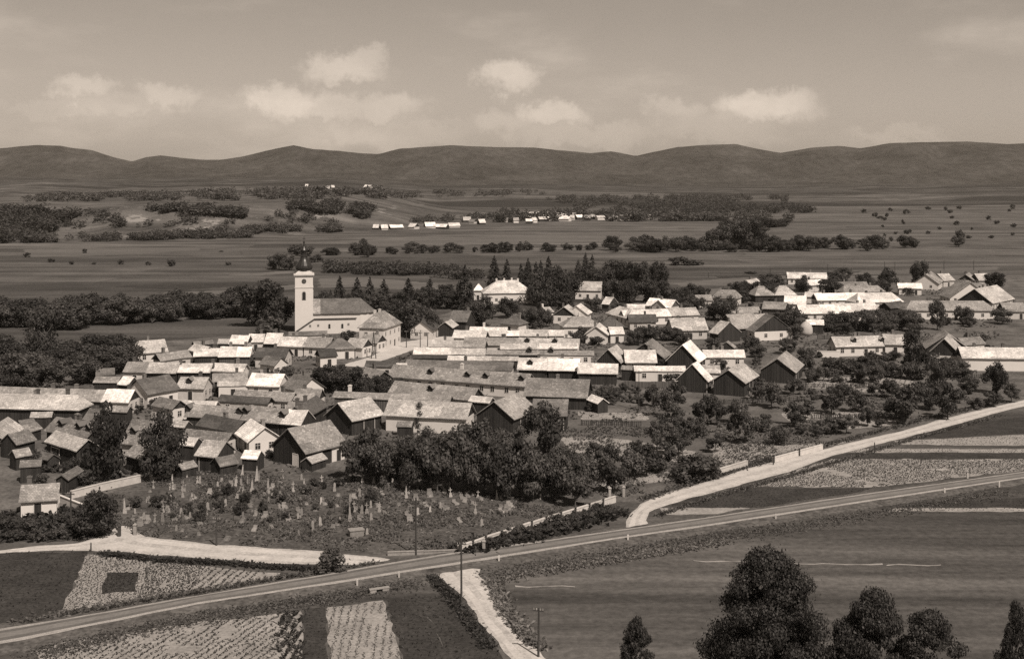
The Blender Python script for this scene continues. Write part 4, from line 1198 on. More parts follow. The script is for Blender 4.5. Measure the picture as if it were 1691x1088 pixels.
# --- the church
def church():
    g = P(502, 549)
    root = empty('church', (g.x, g.y, 0), math.atan2(-g.x, g.y))
    k = g.y / FOC                      # metres per photo pixel here
    tw = 29 * k / 2
    b = MB(); b.box(-tw, tw, -tw, tw, -.3, 19.1); b.build('tower', M['white'], root)
    for z0, z1, e, nm in ((14.7, 15.0, .12, 'string_course'), (18.4, 18.75, .25, 'cornice'), (18.75, 19.2, .42, 'cornice')):
        b = MB(); b.box(-tw - e, tw + e, -tw - e, tw + e, z0, z1); b.build(nm, M['stone_mid'] if nm == 'cornice' and z0 < 18.5 else M['cream'], root)
    q = math.pi / 8
    b = MB(); b.box(-tw - .1, tw + .1, -tw - .1, tw + .1, 19.2, 20.15, taper=.62); b.build('helm_skirt', M['cream'], root)
    b = MB(); b.lathe([(1.9, 20.1), (2.55, 20.5), (2.75, 21.1), (2.66, 21.8), (2.15, 22.5), (1.65, 23.2), (1.3, 23.9), (1.12, 24.6), (1.25, 24.9), (.75, 25.2)], 16, 0, a0=q)
    helm = b.build('helm', M['helm'], root)
    b = MB(); b.lathe([(.62, 25.2), (.62, 26.1), (.9, 26.3), (.95, 26.8), (.65, 27.4), (.32, 27.9), (.2, 28.4), (.16, 29.0), (.32, 29.2), (.32, 29.5), (.1, 29.7)], 12, 0, a0=q); b.build('lantern', M['helm'], helm)
    b = MB(); b.box(-.11, .11, -.08, .08, 29.65, 31.2); b.box(-.5, .5, -.08, .08, 30.35, 30.55); b.build('cross', M['iron'], helm)
    def clock(y):
        b = MB(); b.cyl((0, 0, 0), (0, -.1, 0), .75, .75, 20, 0); b.cyl((0, -.1, 0), (0, -.12, 0), .62, .62, 20, 1); b.box(-.04, .04, -.15, -.12, -.05, .5, 0); b.box(-.04, .34, -.15, -.12, -.04, .04, 0)
        o = b.build('clock_face', [M['iron'], M['boards_mid']], root); o.location = (0, -tw - .005, 16.9)
    clock(0)
    def arch(w, h, n=8):
        pts = [(-w / 2, 0), (w / 2, 0), (w / 2, h - w / 2)]
        pts += [(w / 2 * math.cos(t), h - w / 2 + w / 2 * math.sin(t)) for t in np.linspace(0, math.pi, n)[1:-1]]
        return pts + [(-w / 2, h - w / 2)]
    b = MB(); b.prism(arch(1.35, 2.9), -.12, .02, 0); b.prism(arch(1.05, 2.6), -.14, -.11, 1)
    for z in (.4, .8, 1.2, 1.6, 2.0): b.box(-.48, .48, -.2, -.13, z, z + .07, 1)
    wm = b.mesh('belfry_window', [M['cream'], M['glass']])
    for rz, off in ((0, (0, -tw - .003)), (math.pi / 2, (tw + .003, 0)), (-math.pi / 2, (-tw - .003, 0))):
        link('belfry_window', wm, root, (off[0], off[1], 10.9), rz)
    # nave behind and to the right, roof dark with a pale re-laid bay next to the tower
    x0, x1 = tw + .02, tw + 95 * k
    yb0, yb1, ez, rz = -1.2, 8.2, 6.2, 10.6
    yc = (yb0 + yb1) / 2
    b = MB(); b.box(x0, x1 - 3.2, yb0, yb1, -.3, ez); b.lathe([((yb1 - yb0) / 2, -.3), ((yb1 - yb0) / 2, ez)], 12, 0, (x1 - 3.25, yc)); b.build('nave', M['white'], root)
    def roofp(xa, xb, mat, hip):
        W = yb1 - yb0 + 1.0; L = xb - xa
        me = roof_mesh(L, W, ez, rz - ez, mat, 0, seed=5, sag=.05)
        return link('roof', me, root, ((xa + xb) / 2, yc, 0))
    roofp(x0, x0 + 2.4, M['roof_ml'], 0); nr = roofp(x0 + 2.4, x1 - 3.2, M['roof_md'], 0)
    n = 10; R0 = (yb1 - yb0) / 2 + .5
    b = MB()
    vs = [(x1 - 3.2, yc, rz)] + [(x1 - 3.2 + R0 * math.cos(t), yc + R0 * math.sin(t), ez) for t in np.linspace(-math.pi / 2, math.pi / 2, n)] + [(x1 - 3.2, yc, ez - .1)]
    b.add(vs, [[0, i, i + 1] for i in range(1, n)] + [[n + 1, i + 1, i] for i in range(1, n)]); me = b.mesh('apse_roof', M['roof_md']); me.uv_layers.new(name='UVMap'); link('apse_roof', me, root)
    # lower white wing in front, its end slope falling to the left of the tower
    za, ya, yb = 4.6, -tw - 1.6, -tw - .03
    xl, xr = -tw + .15, x1 - 5.0
    b = MB(); b.prism([(xl, -.3), (xr, -.3), (xr, za), (tw + .4, za), (xl, .6)], ya, yb); b.build('side_wing', M['white'], root)
    b = MB(); b.prism([(xl - .3, .62), (tw + .4, za + .22), (xr + .3, za + .22), (xr + .3, za + .04), (tw + .4, za + .04), (xl - .3, .42)], ya - .3, yb); me = b.mesh('wing_roof', M['roof_d']); me.uv_layers.new(name='UVMap'); link('wing_roof', me, root)
    b = MB(); b.prism(arch(.9, 1.7), -.06, .02, 0); b.prism(arch(.66, 1.45), -.075, -.05, 1); aw = b.mesh('window', [M['cream'], M['glass']])
    small = window_mesh(.6, .7, 'small_window')
    for px_, z, me in ((512, 2.3, small), (525, 2.4, small), (515, .3, small), (543, 1.7, aw), (564, 1.7, aw), (574, 2.6, small)):
        link('window', me, root, ((px_ - 502) * k, ya - .003, z))
    tag(root, 'white church with a tall clock tower, dark onion helm and dark nave roof', 'church')
    HOUSES.append(dict(o=None, px=(540, 545), tone='', L=0, hw=0, kind='church', hip=0, wall='', gable='', dirx=1, label='x'))
church()

# --- far villages
def far_houses():
    rr = random.Random(4)
    L1 = [(348, 548, 30, 'l'), (392, 549, 34, 'w'), (438, 548, 64, 'w'), (522, 543, 36, 'l'), (612, 538, 52, 'w'), (655, 541, 60, 'w'), (730, 536, 56, 'w'), (800, 508, 40, 'ml'), (826, 514, 28, 'm'), (882, 520, 32, 'w')]
    for (x, y, w, t) in L1:
        house('N', x, y - 7, x + w, y - 7, 12, t, he=1.8, far=True, wall=rr.choice('dc'), gable='d', hw=rr.uniform(3.4, 5.4), kind='house')
    L2 = [(1020, 500, 32, 'm'), (1080, 485, 38, 'w'), (1112, 512, 34, 'w'), (1130, 480, 28, 'w'), (1180, 502, 38, 'w'), (1195, 490, 34, 'w'), (1205, 470, 28, 'w'), (1222, 498, 50, 'w'), (1240, 486, 30, 'l'), (1270, 480, 26, 'w'), (1275, 500, 50, 'w'),
          (1312, 460, 28, 'm'), (1368, 492, 34, 'w'), (1400, 496, 32, 'ml'), (1470, 494, 42, 'l'), (1520, 500, 30, 'w'), (1545, 497, 26, 'w'), (1600, 490, 40, 'w'), (1625, 496, 30, 'l'), (1700, 490, 34, 'l'), (1050, 508, 28, 'ml'), (1095, 478, 24, 'l'), (1108, 494, 26, 'w'), (1145, 490, 22, 'ml'), (1160, 478, 22, 'l'), (1215, 482, 24, 'w'), (1255, 492, 26, 'w'), (1262, 470, 20, 'ml'), (1290, 488, 24, 'l'), (1330, 494, 22, 'l'), (1345, 484, 20, 'ml'), (1440, 490, 22, 'ml'), (1580, 498, 22, 'ml'), (1000, 506, 20, 'l'), (1660, 494, 24, 'ml'), (1150, 508, 22, 'l'), (1300, 498, 28, 'w')]
    for (x, y, w, t) in L2:
        house('N', x, y - 4, x + w, y - 4, 10, t, he=2.6, far=True, wall=rr.choice('wcd'), gable=rr.choice('wd'), hw=rr.uniform(3.2, 5), kind='house')
    for (x, y, w) in [(110, 343, 24), (140, 341, 18), (318, 330, 20), (300, 338, 14), (10, 335, 16)]:
        house('N', x, y, x + w, y, 8, 'l', he=2, far=True, wall='c', gable='d', hw=5, kind='house')
far_houses()

# --- labels for all houses: look first, then the landmark they stand nearest to and their order from it
LAND = [('the church tower', 502, 520), ('the town hall', 640, 560), ('the manor', 838, 485), ('the farm above the graves', 515, 745),
        ('the long white barn', 700, 690), ('the haystack', 1331, 548), ('the right edge', 1690, 520), ('the orchard', 1150, 600), ('the left edge', 10, 640), ('the cemetery gate', 190, 870)]
def label_houses():
    grp = {}
    for h in HOUSES:
        if h['o'] is None: continue
        if h['label']:
            tag(h['o'], h['label'], 'house' if h['o'].name.split('.')[0] not in ('barn', 'shed') else h['kind'], 'village buildings'); continue
        x, y = h['px']
        far = y < 400
        if far:
            base = '%s-roofed far house in the %s' % (TONE[h['tone']], 'hamlet under the hill' if x < 812 and y > 340 else 'distant village across the plain' if y > 340 else 'hamlet at the mountain foot')
            L = ('', x, 0); key = (base, '')
            grp.setdefault(key, []).append((x, h)); continue
        form = 'hip-roofed' if h['hip'] else ('gable-fronted' if h['dirx'] < .72 else ('long' if h['L'] > 17 else ('small' if h['L'] < 8.5 else 'gabled')))
        base = '%s %s, %s roof,' % (form, h['kind'], TONE[h['tone']])
        ld = min(LAND, key=lambda l: (l[1] - x) ** 2 + ((l[2] - y) * 2.2) ** 2)
        side = 'left of' if x < ld[1] else 'right of'
        if 'edge' in ld[0]: side = 'towards'
        if 'church' in ld[0] or 'town hall' in ld[0] or abs(x - ld[1]) < 40:
            if y > ld[2] + 25: side = 'below'
        grp.setdefault((base, side + ' ' + ld[0]), []).append((math.hypot(x - ld[1], y - ld[2]), h))
    for (base, where), Ls in grp.items():
        Ls.sort(key=lambda t: t[0])
        for i, (_, h) in enumerate(Ls):
            if where == '':
                lab = base if len(Ls) == 1 else '%s, %s from the left' % (base, ordinal(i))
            elif len(Ls) == 1: lab = '%s %s' % (base, where)
            else: lab = '%s %s, %s nearest' % (base, where, 'the' if i == 0 else ordinal(i))
            lab = lab.replace('the nearest', 'nearest of its kind')
            tag(h['o'], lab, h['kind'], 'village buildings' if where else 'far village houses')
label_houses()
# ------------------------------------------------------------------ trees
def leaf_quads(C, Nn, size, rng, aspect=1.5):
    n = len(C)
    r = rng.normal(0, 1, (n, 3))
    nn = Nn + r * .5
    nn /= np.linalg.norm(nn, axis=1, keepdims=True) + 1e-9
    a = np.cross(nn, rng.normal(0, 1, (n, 3))); a /= np.linalg.norm(a, axis=1, keepdims=True) + 1e-9
    b = np.cross(nn, a)
    s = size * rng.uniform(.6, 1.4, (n, 1))
    a, b = a * s * aspect * .5, b * s * .5
    V = np.stack([C - a, C - b * .9, C + a, C + b * .9], 1).reshape(-1, 3)
    return V, np.arange(4 * n).reshape(n, 4)

def crown_mesh(name, seed, kind, n, size, mat, base=.22):
    """leaves through the volume of many lobes: crown fits in a unit-wide, unit-high box standing on z=0; base = where the crown begins"""
    rng = np.random.default_rng(seed)
    cz, rz = (1 + base) / 2, (1 - base) / 2
    nl = {'round': 22, 'tall': 24, 'orchard': 15, 'bush': 14, 'cone': 46}[kind]
    Ls = []
    if kind == 'cone':                               # blunt cone, many small lobes mostly near its skin
        nl = 130
        for _ in range(nl):
            zf = rng.random() ** 1.15
            a_ = rng.uniform(0, 2 * math.pi)
            wid = max(.06, (1 - zf) ** .5)
            rho = wid * (rng.uniform(.55, .95) if rng.random() < .8 else rng.uniform(0, .6))
            Ls.append((math.cos(a_) * rho * .42, math.sin(a_) * rho * .42, base + (zf * .9 + .05) * (1 - base), rng.uniform(.05, .1)))
    while len(Ls) < nl:
        p = rng.uniform(-1, 1, 3)
        if np.linalg.norm(p) > 1: continue
        zf = (p[2] + 1) / 2
        if kind == 'tall':
            wid = 1 - .55 * zf ** 1.5
            if math.hypot(p[0], p[1]) > wid: continue
            r = rng.uniform(.2, .34)
        else:
            r = rng.uniform(.2, .38) if kind != 'orchard' else rng.uniform(.18, .36)
        k = .78
        Ls.append((p[0] * .5 * k, p[1] * .5 * k, cz + p[2] * rz * k, r * .5))
    w = np.array([l[3] ** 2 for l in Ls]); w /= w.sum()
    idx = rng.choice(nl, n, p=w)
    Ls = np.array(Ls)
    d = rng.normal(0, 1, (n, 3)); d /= np.linalg.norm(d, axis=1, keepdims=True)
    rad = Ls[idx, 3] * rng.random(n) ** .33
    fuzz = 1 + (.24 if n > 6000 else .3) * rng.normal(0, 1, n).clip(-1, 2) * (rng.random(n) < .25)
    sc = np.array([1, 1, max(.8, (1 - base) * .95) if kind != 'cone' else .75])
    C = Ls[idx, :3] + d * (rad * fuzz)[:, None] * sc
    for ax in (0, 1):                                # fill the unit box
        a_, b_ = np.percentile(C[:, ax], [1.5, 98.5]); C[:, ax] = (C[:, ax] - (a_ + b_) / 2) / (b_ - a_)
    a_, b_ = np.percentile(C[:, 2], [1, 99.5]); C[:, 2] = base + (C[:, 2] - a_) / (b_ - a_) * (1 - base)
    C[:, 2] = np.clip(C[:, 2], .01, 1.05)
    V, F = leaf_quads(C, d, size, rng)
    return mesh_np(name, V, F, [mat])

def conifer_mesh(name, seed, mat, tiers=17, size=.045):
    rng = np.random.default_rng(seed)
    C, Nn = [], []
    for t in range(tiers):
        f = t / (tiers - 1)
        z = .1 + .86 * f
        r = .5 * (1 - f) ** .72 * rng.uniform(.85, 1.12) + .02
        k = int(5 + 8 * (1 - f))
        for j in range(k):
            a = rng.uniform(0, 2 * math.pi)
            rr = r * rng.uniform(.75, 1.1)
            m = int(6 + 18 * rr / .5)
            s = np.sqrt(rng.random(m))
            x, y = np.cos(a) * rr * s, np.sin(a) * rr * s
            zz = z - .09 * s * rr / .5 - .03 * s ** 2 + rng.normal(0, .008, m)
            sp = .05 * s
            C.append(np.stack([x + rng.normal(0, .6, m) * sp, y + rng.normal(0, .6, m) * sp, zz], 1)); Nn.append(np.tile([np.cos(a) * .4, np.sin(a) * .4, .8], (m, 1)))
    C = np.concatenate(C); Nn = np.concatenate(Nn)
    V, F = leaf_quads(C, Nn, size, rng, 1.7)
    return mesh_np(name, V, F, [mat])

def trunk_mesh(name, seed, top, r, limbs, spread):
    rr = random.Random(seed)
    b = MB()
    p = Vector((0, 0, -.02)); q = Vector((rr.uniform(-.02, .02), rr.uniform(-.02, .02), top * .55))
    b.cyl(p, q, r, r * .75, 7); e = Vector((rr.uniform(-.03, .03), rr.uniform(-.03, .03), top)); b.cyl(q, e, r * .75, r * .3, 6)
    for i in range(limbs):
        t = rr.uniform(.35, .9); s = p.lerp(e, t)
        a = rr.uniform(0, 6.28)
        b.cyl(s, s + Vector((math.cos(a) * spread, math.sin(a) * spread, rr.uniform(.1, .25))), r * .42, r * .12, 5)
    return b.mesh(name, M['bark'])

CR, TK = {}, {}
for kind, cnt, n, size, mt, base in (('round', 5, 4200, .05, 'leaf', .14), ('tall', 4, 4200, .045, 'leaf_dark', .1), ('orchard', 6, 2600, .062, 'leaf', .24), ('bush', 4, 2200, .075, 'leaf', .0), ('pale', 3, 2200, .062, 'leaf_pale', .2)):
    k2 = 'orchard' if kind == 'pale' else kind
    CR[kind] = [crown_mesh('crown', 100 + i * 7 + len(kind), k2, n, size, M[mt], base) for i in range(cnt)]
CR['conifer'] = [conifer_mesh('crown', 300 + i, M['needle']) for i in range(4)]
CR['dark'] = [crown_mesh('crown', 500 + i, 'round', 4600, .048, M['leaf_dark'], .08) for i in range(4)]
CR['lowp'] = [crown_mesh('crown', 600 + i, 'round', 420, .13, M['leaf_dark'], .05) for i in range(4)]
TK['tree'] = [trunk_mesh('trunk', i, .62, .035, 6, .22) for i in range(4)]
TK['conifer'] = [trunk_mesh('trunk', 20 + i, .92, .022, 0, .1) for i in range(2)]
TK['orchard'] = [trunk_mesh('trunk', 40 + i, .6, .03, 7, .24) for i in range(4)]

def tree(x, yb, yt, w, kind, base, group, name=None, far=False, cat='tree', crown=None, zone=True):
    """x: column, yb/yt: rows of foot and top, w: crown width in photo pixels"""
    g = PT(x, yb) if far else P(x, yb)
    k = g.y / FOC
    h, ww = (yb - yt) * k, w * k
    i = R.randrange(1000)
    nm = name or {'conifer': 'spruce_tree', 'bush': 'bush', 'orchard': 'fruit_tree', 'pale': 'fruit_tree'}.get(kind, 'tree')
    root = empty(nm, g, R.uniform(0, 6.28))
    cm = crown or CR[kind][i % len(CR[kind])]
    link('crown', cm, root, (0, 0, 0), R.uniform(0, 6.28), (ww, ww, h))
    if kind != 'bush':
        tk = TK['conifer' if kind == 'conifer' else 'orchard' if kind in ('orchard', 'pale') else 'tree']
        s = min(ww, h)
        link('trunk', tk[i % len(tk)], root, (0, 0, 0), 0, (s, s, h))
    queue(root, base, 'bush' if kind == 'bush' else cat, group, x)
    return root

def fill(px, n, hm, kinds, base, group, wr=(.8, 1.2), far=False, mind=2.5, name=None):
    """scatter individual trees over an area of the photograph's ground; hm = height range in metres"""
    poly = [(P(x, y).x, P(x, y).y) for x, y in px] if not far else None
    xs = [p[0] for p in px]; ys = [p[1] for p in px]
    got, tries = [], 0
    while len(got) < n and tries < n * 60:
        tries += 1
        x, y = R.uniform(min(xs), max(xs)), R.uniform(min(ys), max(ys))
        if not inside(px, np.array([x]), np.array([y]))[0]: continue
        k = (HC / ((y - YH) / FOC)) / FOC
        if any(abs(x - a) * k < mind and abs(y - b) * k * 4 < mind * 2 for a, b in got): continue
        got.append((x, y))
        h = R.uniform(*hm) / k
        tree(x, y, y - h, h * R.uniform(*wr), (k_ := R.choice(kinds)), base, group, far=far, name=None if k_ == 'bush' else name)

# single trees one can point to
tree(75, 604, 512, 56, 'tall', 'tall dark tree standing alone at the far left above the roofs', 'big village trees')
tree(172, 792, 668, 62, 'tall', 'tall black tree among the roofs left of its twin', 'big village trees')
tree(268, 792, 681, 64, 'tall', 'tall black tree among the roofs right of its twin', 'big village trees')
tree(434, 540, 463, 66, 'dark', 'broad dark tree left of the church tower', 'big village trees')
tree(462, 544, 490, 46, 'dark', 'dark tree close to the left of the church tower', 'big village trees')
tree(160, 884, 812, 68, 'dark', 'round dark tree beside the cemetery gate', 'big village trees')
tree(895, 752, 664, 62, 'dark', 'big dark tree covering the corner of the shingled barn', 'big village trees')
tree(692, 712, 666, 21, 'tall', 'slim dark tree in front of the long white-walled barn', 'big village trees')
tree(735, 712, 681, 19, 'tall', 'smaller slim tree in front of the long white-walled barn', 'big village trees')
tree(1513, 614, 543, 38, 'tall', 'tall slim tree left of the farthest barn on the right', 'big village trees')
tree(1643, 650, 598, 34, 'dark', 'dark tree at the right edge below the long white house', 'big village trees')
tree(812, 578, 560, 20, 'conifer', 'small dark tree in the middle of the long pale roofs', 'big village trees')
tree(950, 836, 770, 46, 'orchard', 'leaning fruit tree at the lower right corner of the cemetery', 'big village trees')
tree(548, 945, 905, 46, 'bush', 'round dark bush between the left lane and the highway', 'bushes')
tree(1181, 747, 716, 27, 'orchard', 'small lone fruit tree in the pale garden', 'fruit trees')
tree(446, 552, 524, 40, 'bush', 'dark bush below the broad tree left of the church', 'bushes')
tree(1148, 792, 752, 66, 'bush', 'large dense bush at the end of the white wall', 'bushes')
tree(1174, 790, 764, 26, 'bush', 'smaller dense bush against the white wall', 'bushes')
tree(575, 562, 546, 22, 'bush', 'small bush in front of the church wall', 'bushes')

for x, yb, yt, w in [(1518, 476, 432, 27), (1467, 482, 443, 28), (1275, 470, 452, 40), (1325, 480, 455, 22), (1370, 484, 462, 36), (1643, 475, 450, 30), (1275, 496, 470, 40), (1455, 486, 462, 22)]:
    tree(x, yb, yt, w, 'dark', 'dark tree among the far roofs on the right', 'far right village trees')
for x, yb, yt, w in [(546, 505, 478, 14), (561, 506, 454, 22), (590, 508, 457, 26), (611, 508, 456, 22), (634, 508, 460, 28), (674, 500, 458, 26), (710, 505, 459, 28)]:
    tree(x, yb, yt, w * 1.3, 'conifer', 'pointed spruce in the row behind the church', 'spruces behind the church')
for x, yb, yt, w in [(768, 512, 436, 34), (816, 478, 421, 26), (837, 478, 426, 21), (860, 472, 434, 17), (872, 472, 425, 20), (885, 472, 431, 17), (893, 472, 428, 15), (906, 474, 421, 22), (955, 470, 428, 20), (967, 470, 416, 20), (978, 470, 419, 18), (758, 505, 462, 20)]:
    tree(x, yb, yt, w * 1.25, 'conifer', 'dark spruce in the manor park', 'spruces of the manor park')
for x, yb, yt, w in [(895, 505, 450, 40), (922, 505, 442, 44), (940, 500, 450, 36), (880, 500, 462, 30), (998, 482, 434, 34), (1022, 482, 430, 34), (1045, 484, 434, 34), (1070, 486, 434, 34), (1090, 486, 433, 28), (985, 482, 445, 28),
                     (1012, 500, 462, 34), (1040, 500, 462, 34), (1068, 500, 462, 36), (1092, 496, 462, 26), (930, 520, 482, 38), (905, 520, 480, 36)]:
    tree(x, yb, yt, w, 'dark', 'leafy tree massed beside the manor', 'trees beside the manor', name='park_tree')
for x, yb, yt, w in [(795, 538, 490, 42), (780, 532, 500, 26), (838, 525, 491, 34), (862, 542, 510, 28), (882, 545, 508, 32), (902, 540, 512, 24), (965, 560, 540, 28), (955, 572, 548, 26), (1068, 566, 538, 38), (1048, 570, 545, 28), (1100, 562, 540, 30), (978, 515, 492, 30), (985, 570, 556, 22),
                     (1115, 562, 542, 34), (1195, 530, 490, 38), (1178, 528, 500, 24), (1022, 520, 500, 26), (1125, 570, 545, 26)]:
    tree(x, yb, yt, w, 'round', 'dark leafy tree between the roofs right of the square', 'trees between the roofs')
for x, yb, yt, w in [(690, 556, 497, 52), (665, 540, 505, 36), (712, 552, 510, 34), (650, 528, 495, 34), (726, 510, 478, 32), (700, 505, 474, 34), (745, 510, 480, 30), (660, 510, 482, 30), (530, 508, 482, 34), (545, 520, 490, 26), (620, 515, 485, 40), (585, 515, 482, 36), (735, 492, 470, 30), (690, 535, 500, 40), (676, 552, 520, 28)]:
    tree(x, yb, yt, w, 'dark', 'dark leafy tree behind the town hall', 'trees behind the town hall')
for x, yb, yt, w in [(540, 645, 602, 46), (565, 648, 604, 44), (588, 650, 608, 36), (620, 650, 620, 28), (640, 652, 622, 30), (605, 655, 625, 26), (655, 648, 624, 22), (530, 640, 610, 30)]:
    tree(x, yb, yt, w, 'dark', 'dark tree in the yard gap below the town hall', 'trees below the town hall')
for x, yb, yt, w in [(1308, 545, 505, 34), (1288, 540, 515, 30), (1325, 548, 520, 26), (1380, 545, 515, 36), (1402, 546, 516, 36), (1425, 545, 512, 40), (1450, 540, 510, 34), (1440, 548, 520, 30), (1500, 530, 512, 28), (1548, 545, 496, 24), (1593, 536, 506, 26), (1510, 548, 520, 30), (1470, 545, 520, 30), (1300, 585, 558, 26), (1250, 590, 570, 26),
                     (1600, 540, 522, 20), (1655, 535, 510, 30), (1360, 548, 525, 28), (1490, 545, 522, 26), (1310, 560, 535, 26), (1240, 575, 555, 24), (1330, 600, 575, 26)]:
    tree(x, yb, yt, w, 'round', 'dark tree in the gardens of the eastern houses', 'eastern garden trees', name='garden_tree')
# tree masses, each tree its own
fill([(-60, 548), (60, 548), (200, 538), (330, 528), (410, 524), (410, 512), (200, 522), (-60, 528)], 64, (6, 9.0), ['dark', 'round', 'dark'], 'tree in the stream belt left of the church', 'trees of the left stream belt', (1.0, 1.5), mind=1.6, name='stream_tree')
fill([(-60, 655), (60, 650), (150, 640), (215, 610), (215, 592), (130, 598), (-60, 610)], 30, (5, 9), ['dark', 'round'], 'dark tree in the grove at the far left', 'trees of the left grove', (.9, 1.3), mind=2)
fill([(-60, 905), (20, 894), (100, 894), (140, 884), (120, 868), (20, 868), (-60, 872)], 12, (1.4, 2.5), ['bush'], 'dark bush in the weedy corner by the cemetery gate', 'bushes of the weedy corner', (1.0, 1.4))
for x, yb, yt, w in [(598, 795, 712, 62), (632, 800, 730, 52), (655, 790, 735, 44), (690, 808, 720, 62), (722, 812, 735, 50), (745, 805, 715, 66), (775, 815, 730, 56), (800, 812, 715, 62), (832, 822, 730, 60), (858, 818, 725, 54), (880, 826, 742, 56), (915, 824, 745, 52), (935, 815, 740, 48), (610, 770, 715, 46), (670, 765, 720, 46), (715, 760, 708, 46), (770, 755, 700, 52), (815, 755, 695, 52), (845, 770, 705, 44), (620, 785, 742, 36)]:
    tree(x, yb, yt, w, R.choice(['orchard', 'round', 'orchard', 'dark']), 'leafy tree in the thick row behind the graves', 'trees behind the graves')
for x, yb, yt, w in [(965, 800, 745, 46), (990, 795, 740, 48), (1015, 815, 752, 44), (1042, 790, 735, 48), (1068, 785, 730, 48), (1095, 780, 725, 46), (1120, 752, 705, 40), (1085, 745, 690, 40), (1115, 712, 668, 36), (1100, 690, 640, 40), (1078, 672, 632, 30), (1130, 735, 690, 38), (985, 765, 725, 36), (1010, 775, 730, 34), (1050, 765, 725, 34),
                     (1115, 674, 628, 38), (1162, 702, 645, 38), (1184, 702, 650, 34), (1150, 722, 685, 36), (1090, 720, 680, 30)]:
    tree(x, yb, yb - (yb - yt) * .9, w * .88, R.choice(['orchard', 'pale', 'orchard']), 'fruit tree in the orchard left of the pale garden', 'orchard left of the pale garden')
for x, yb, yt, w in [(1231, 732, 664, 48), (1220, 700, 660, 36), (1274, 674, 630, 42), (1311, 652, 624, 30), (1311, 704, 663, 42), (1286, 735, 700, 30), (1260, 712, 680, 32), (1373, 684, 636, 42), (1395, 660, 632, 36), (1417, 680, 640, 34), (1370, 716, 688, 36), (1398, 716, 684, 36), (1346, 721, 700, 20), (1322, 718, 702, 18), (1433, 704, 670, 26),
                     (1472, 657, 624, 34), (1445, 655, 628, 26), (1496, 700, 634, 62), (1480, 690, 650, 40), (1535, 676, 628, 46), (1565, 692, 630, 46), (1548, 650, 590, 36), (1590, 625, 606, 30), (1602, 650, 620, 34), (1585, 665, 640, 26), (1520, 655, 628, 30), (1340, 665, 640, 24), (1250, 660, 634, 28), (1640, 672, 645, 30), (1610, 676, 655, 24), (1670, 665, 630, 30), (1330, 690, 662, 26), (1455, 705, 690, 22)]:
    tree(x, yb, yb - (yb - yt) * .92, w * .88, R.choice(['orchard', 'round', 'orchard']), 'fruit tree in the gardens along the white lane', 'fruit trees along the white lane')
fill([(1320, 612), (1560, 605), (1600, 622), (1500, 635), (1340, 630)], 18, (2.6, 5), ['orchard', 'round', 'bush'], 'bushy tree under the long eastern house', 'trees under the eastern house', (.9, 1.3))
fill([(960, 665), (1080, 640), (1090, 660), (1000, 680)], 9, (1.5, 3.2), ['bush', 'orchard'], 'bush in the yard behind the shingled barn', 'yard bushes', (.9, 1.3))
fill([(1085, 590), (1240, 560), (1300, 600), (1100, 640)], 10, (2, 4), ['round', 'bush'], 'bush between the gabled barns', 'barn yard bushes', (.9, 1.3))
fill([(1100, 500), (1240, 480), (1420, 460), (1440, 475), (1250, 500), (1110, 520)], 22, (4, 7), ['dark', 'round'], 'dark tree edging the north side of the village', 'northern edge trees', (.9, 1.3), name='garden_tree')
fill([(210, 830), (600, 790), (640, 830), (560, 870), (260, 862)], 34, (.7, 1.9), ['bush', 'bush', 'dark'], 'shrub growing among the graves', 'cemetery shrubs', (.7, 1.2), mind=1.5)
fill([(780, 905), (1000, 838), (1025, 850), (900, 888)], 14, (1.0, 1.8), ['bush'], 'low bush on the bank below the cemetery wall', 'bank bushes', (1.2, 1.8), mind=1.5)
fill([(40, 760), (120, 700), (420, 700), (480, 760), (300, 775), (110, 820)], 26, (1.5, 3.2), ['bush', 'dark'], 'dark bush in a yard left of the farm above the graves', 'western yard bushes', (.9, 1.5))
fill([(150, 700), (250, 600), (480, 580), (520, 680), (400, 700)], 34, (1.3, 2.6), ['bush', 'dark'], 'dark bush between the roofs below the church', 'western yard bushes', (.9, 1.5))
fill([(700, 700), (900, 660), (960, 640), (1240, 560), (1100, 620), (960, 690)], 16, (1.3, 2.8), ['bush', 'dark'], 'dark bush in the yards right of the long white barn', 'middle yard bushes', (.9, 1.5))
fill([(1190, 640), (1340, 610), (1340, 570), (1660, 555), (1660, 600), (1400, 600), (1300, 650)], 22, (1.3, 3.0), ['bush', 'orchard', 'dark'], 'dark bush in the eastern yards', 'eastern yard bushes', (.9, 1.5))
fill([(1120, 500), (1260, 490), (1500, 470), (1640, 480), (1640, 530), (1400, 560), (1130, 550)], 26, (1.8, 4.0), ['bush', 'dark', 'round'], 'small tree between the far eastern roofs', 'far eastern yard trees', (.9, 1.4), name='garden_tree')
fill([(25, 705), (150, 690), (175, 770), (100, 800), (30, 810)], 14, (1.3, 2.6), ['bush', 'dark'], 'dark bush in the yards at the left edge', 'western yard bushes', (.9, 1.5))
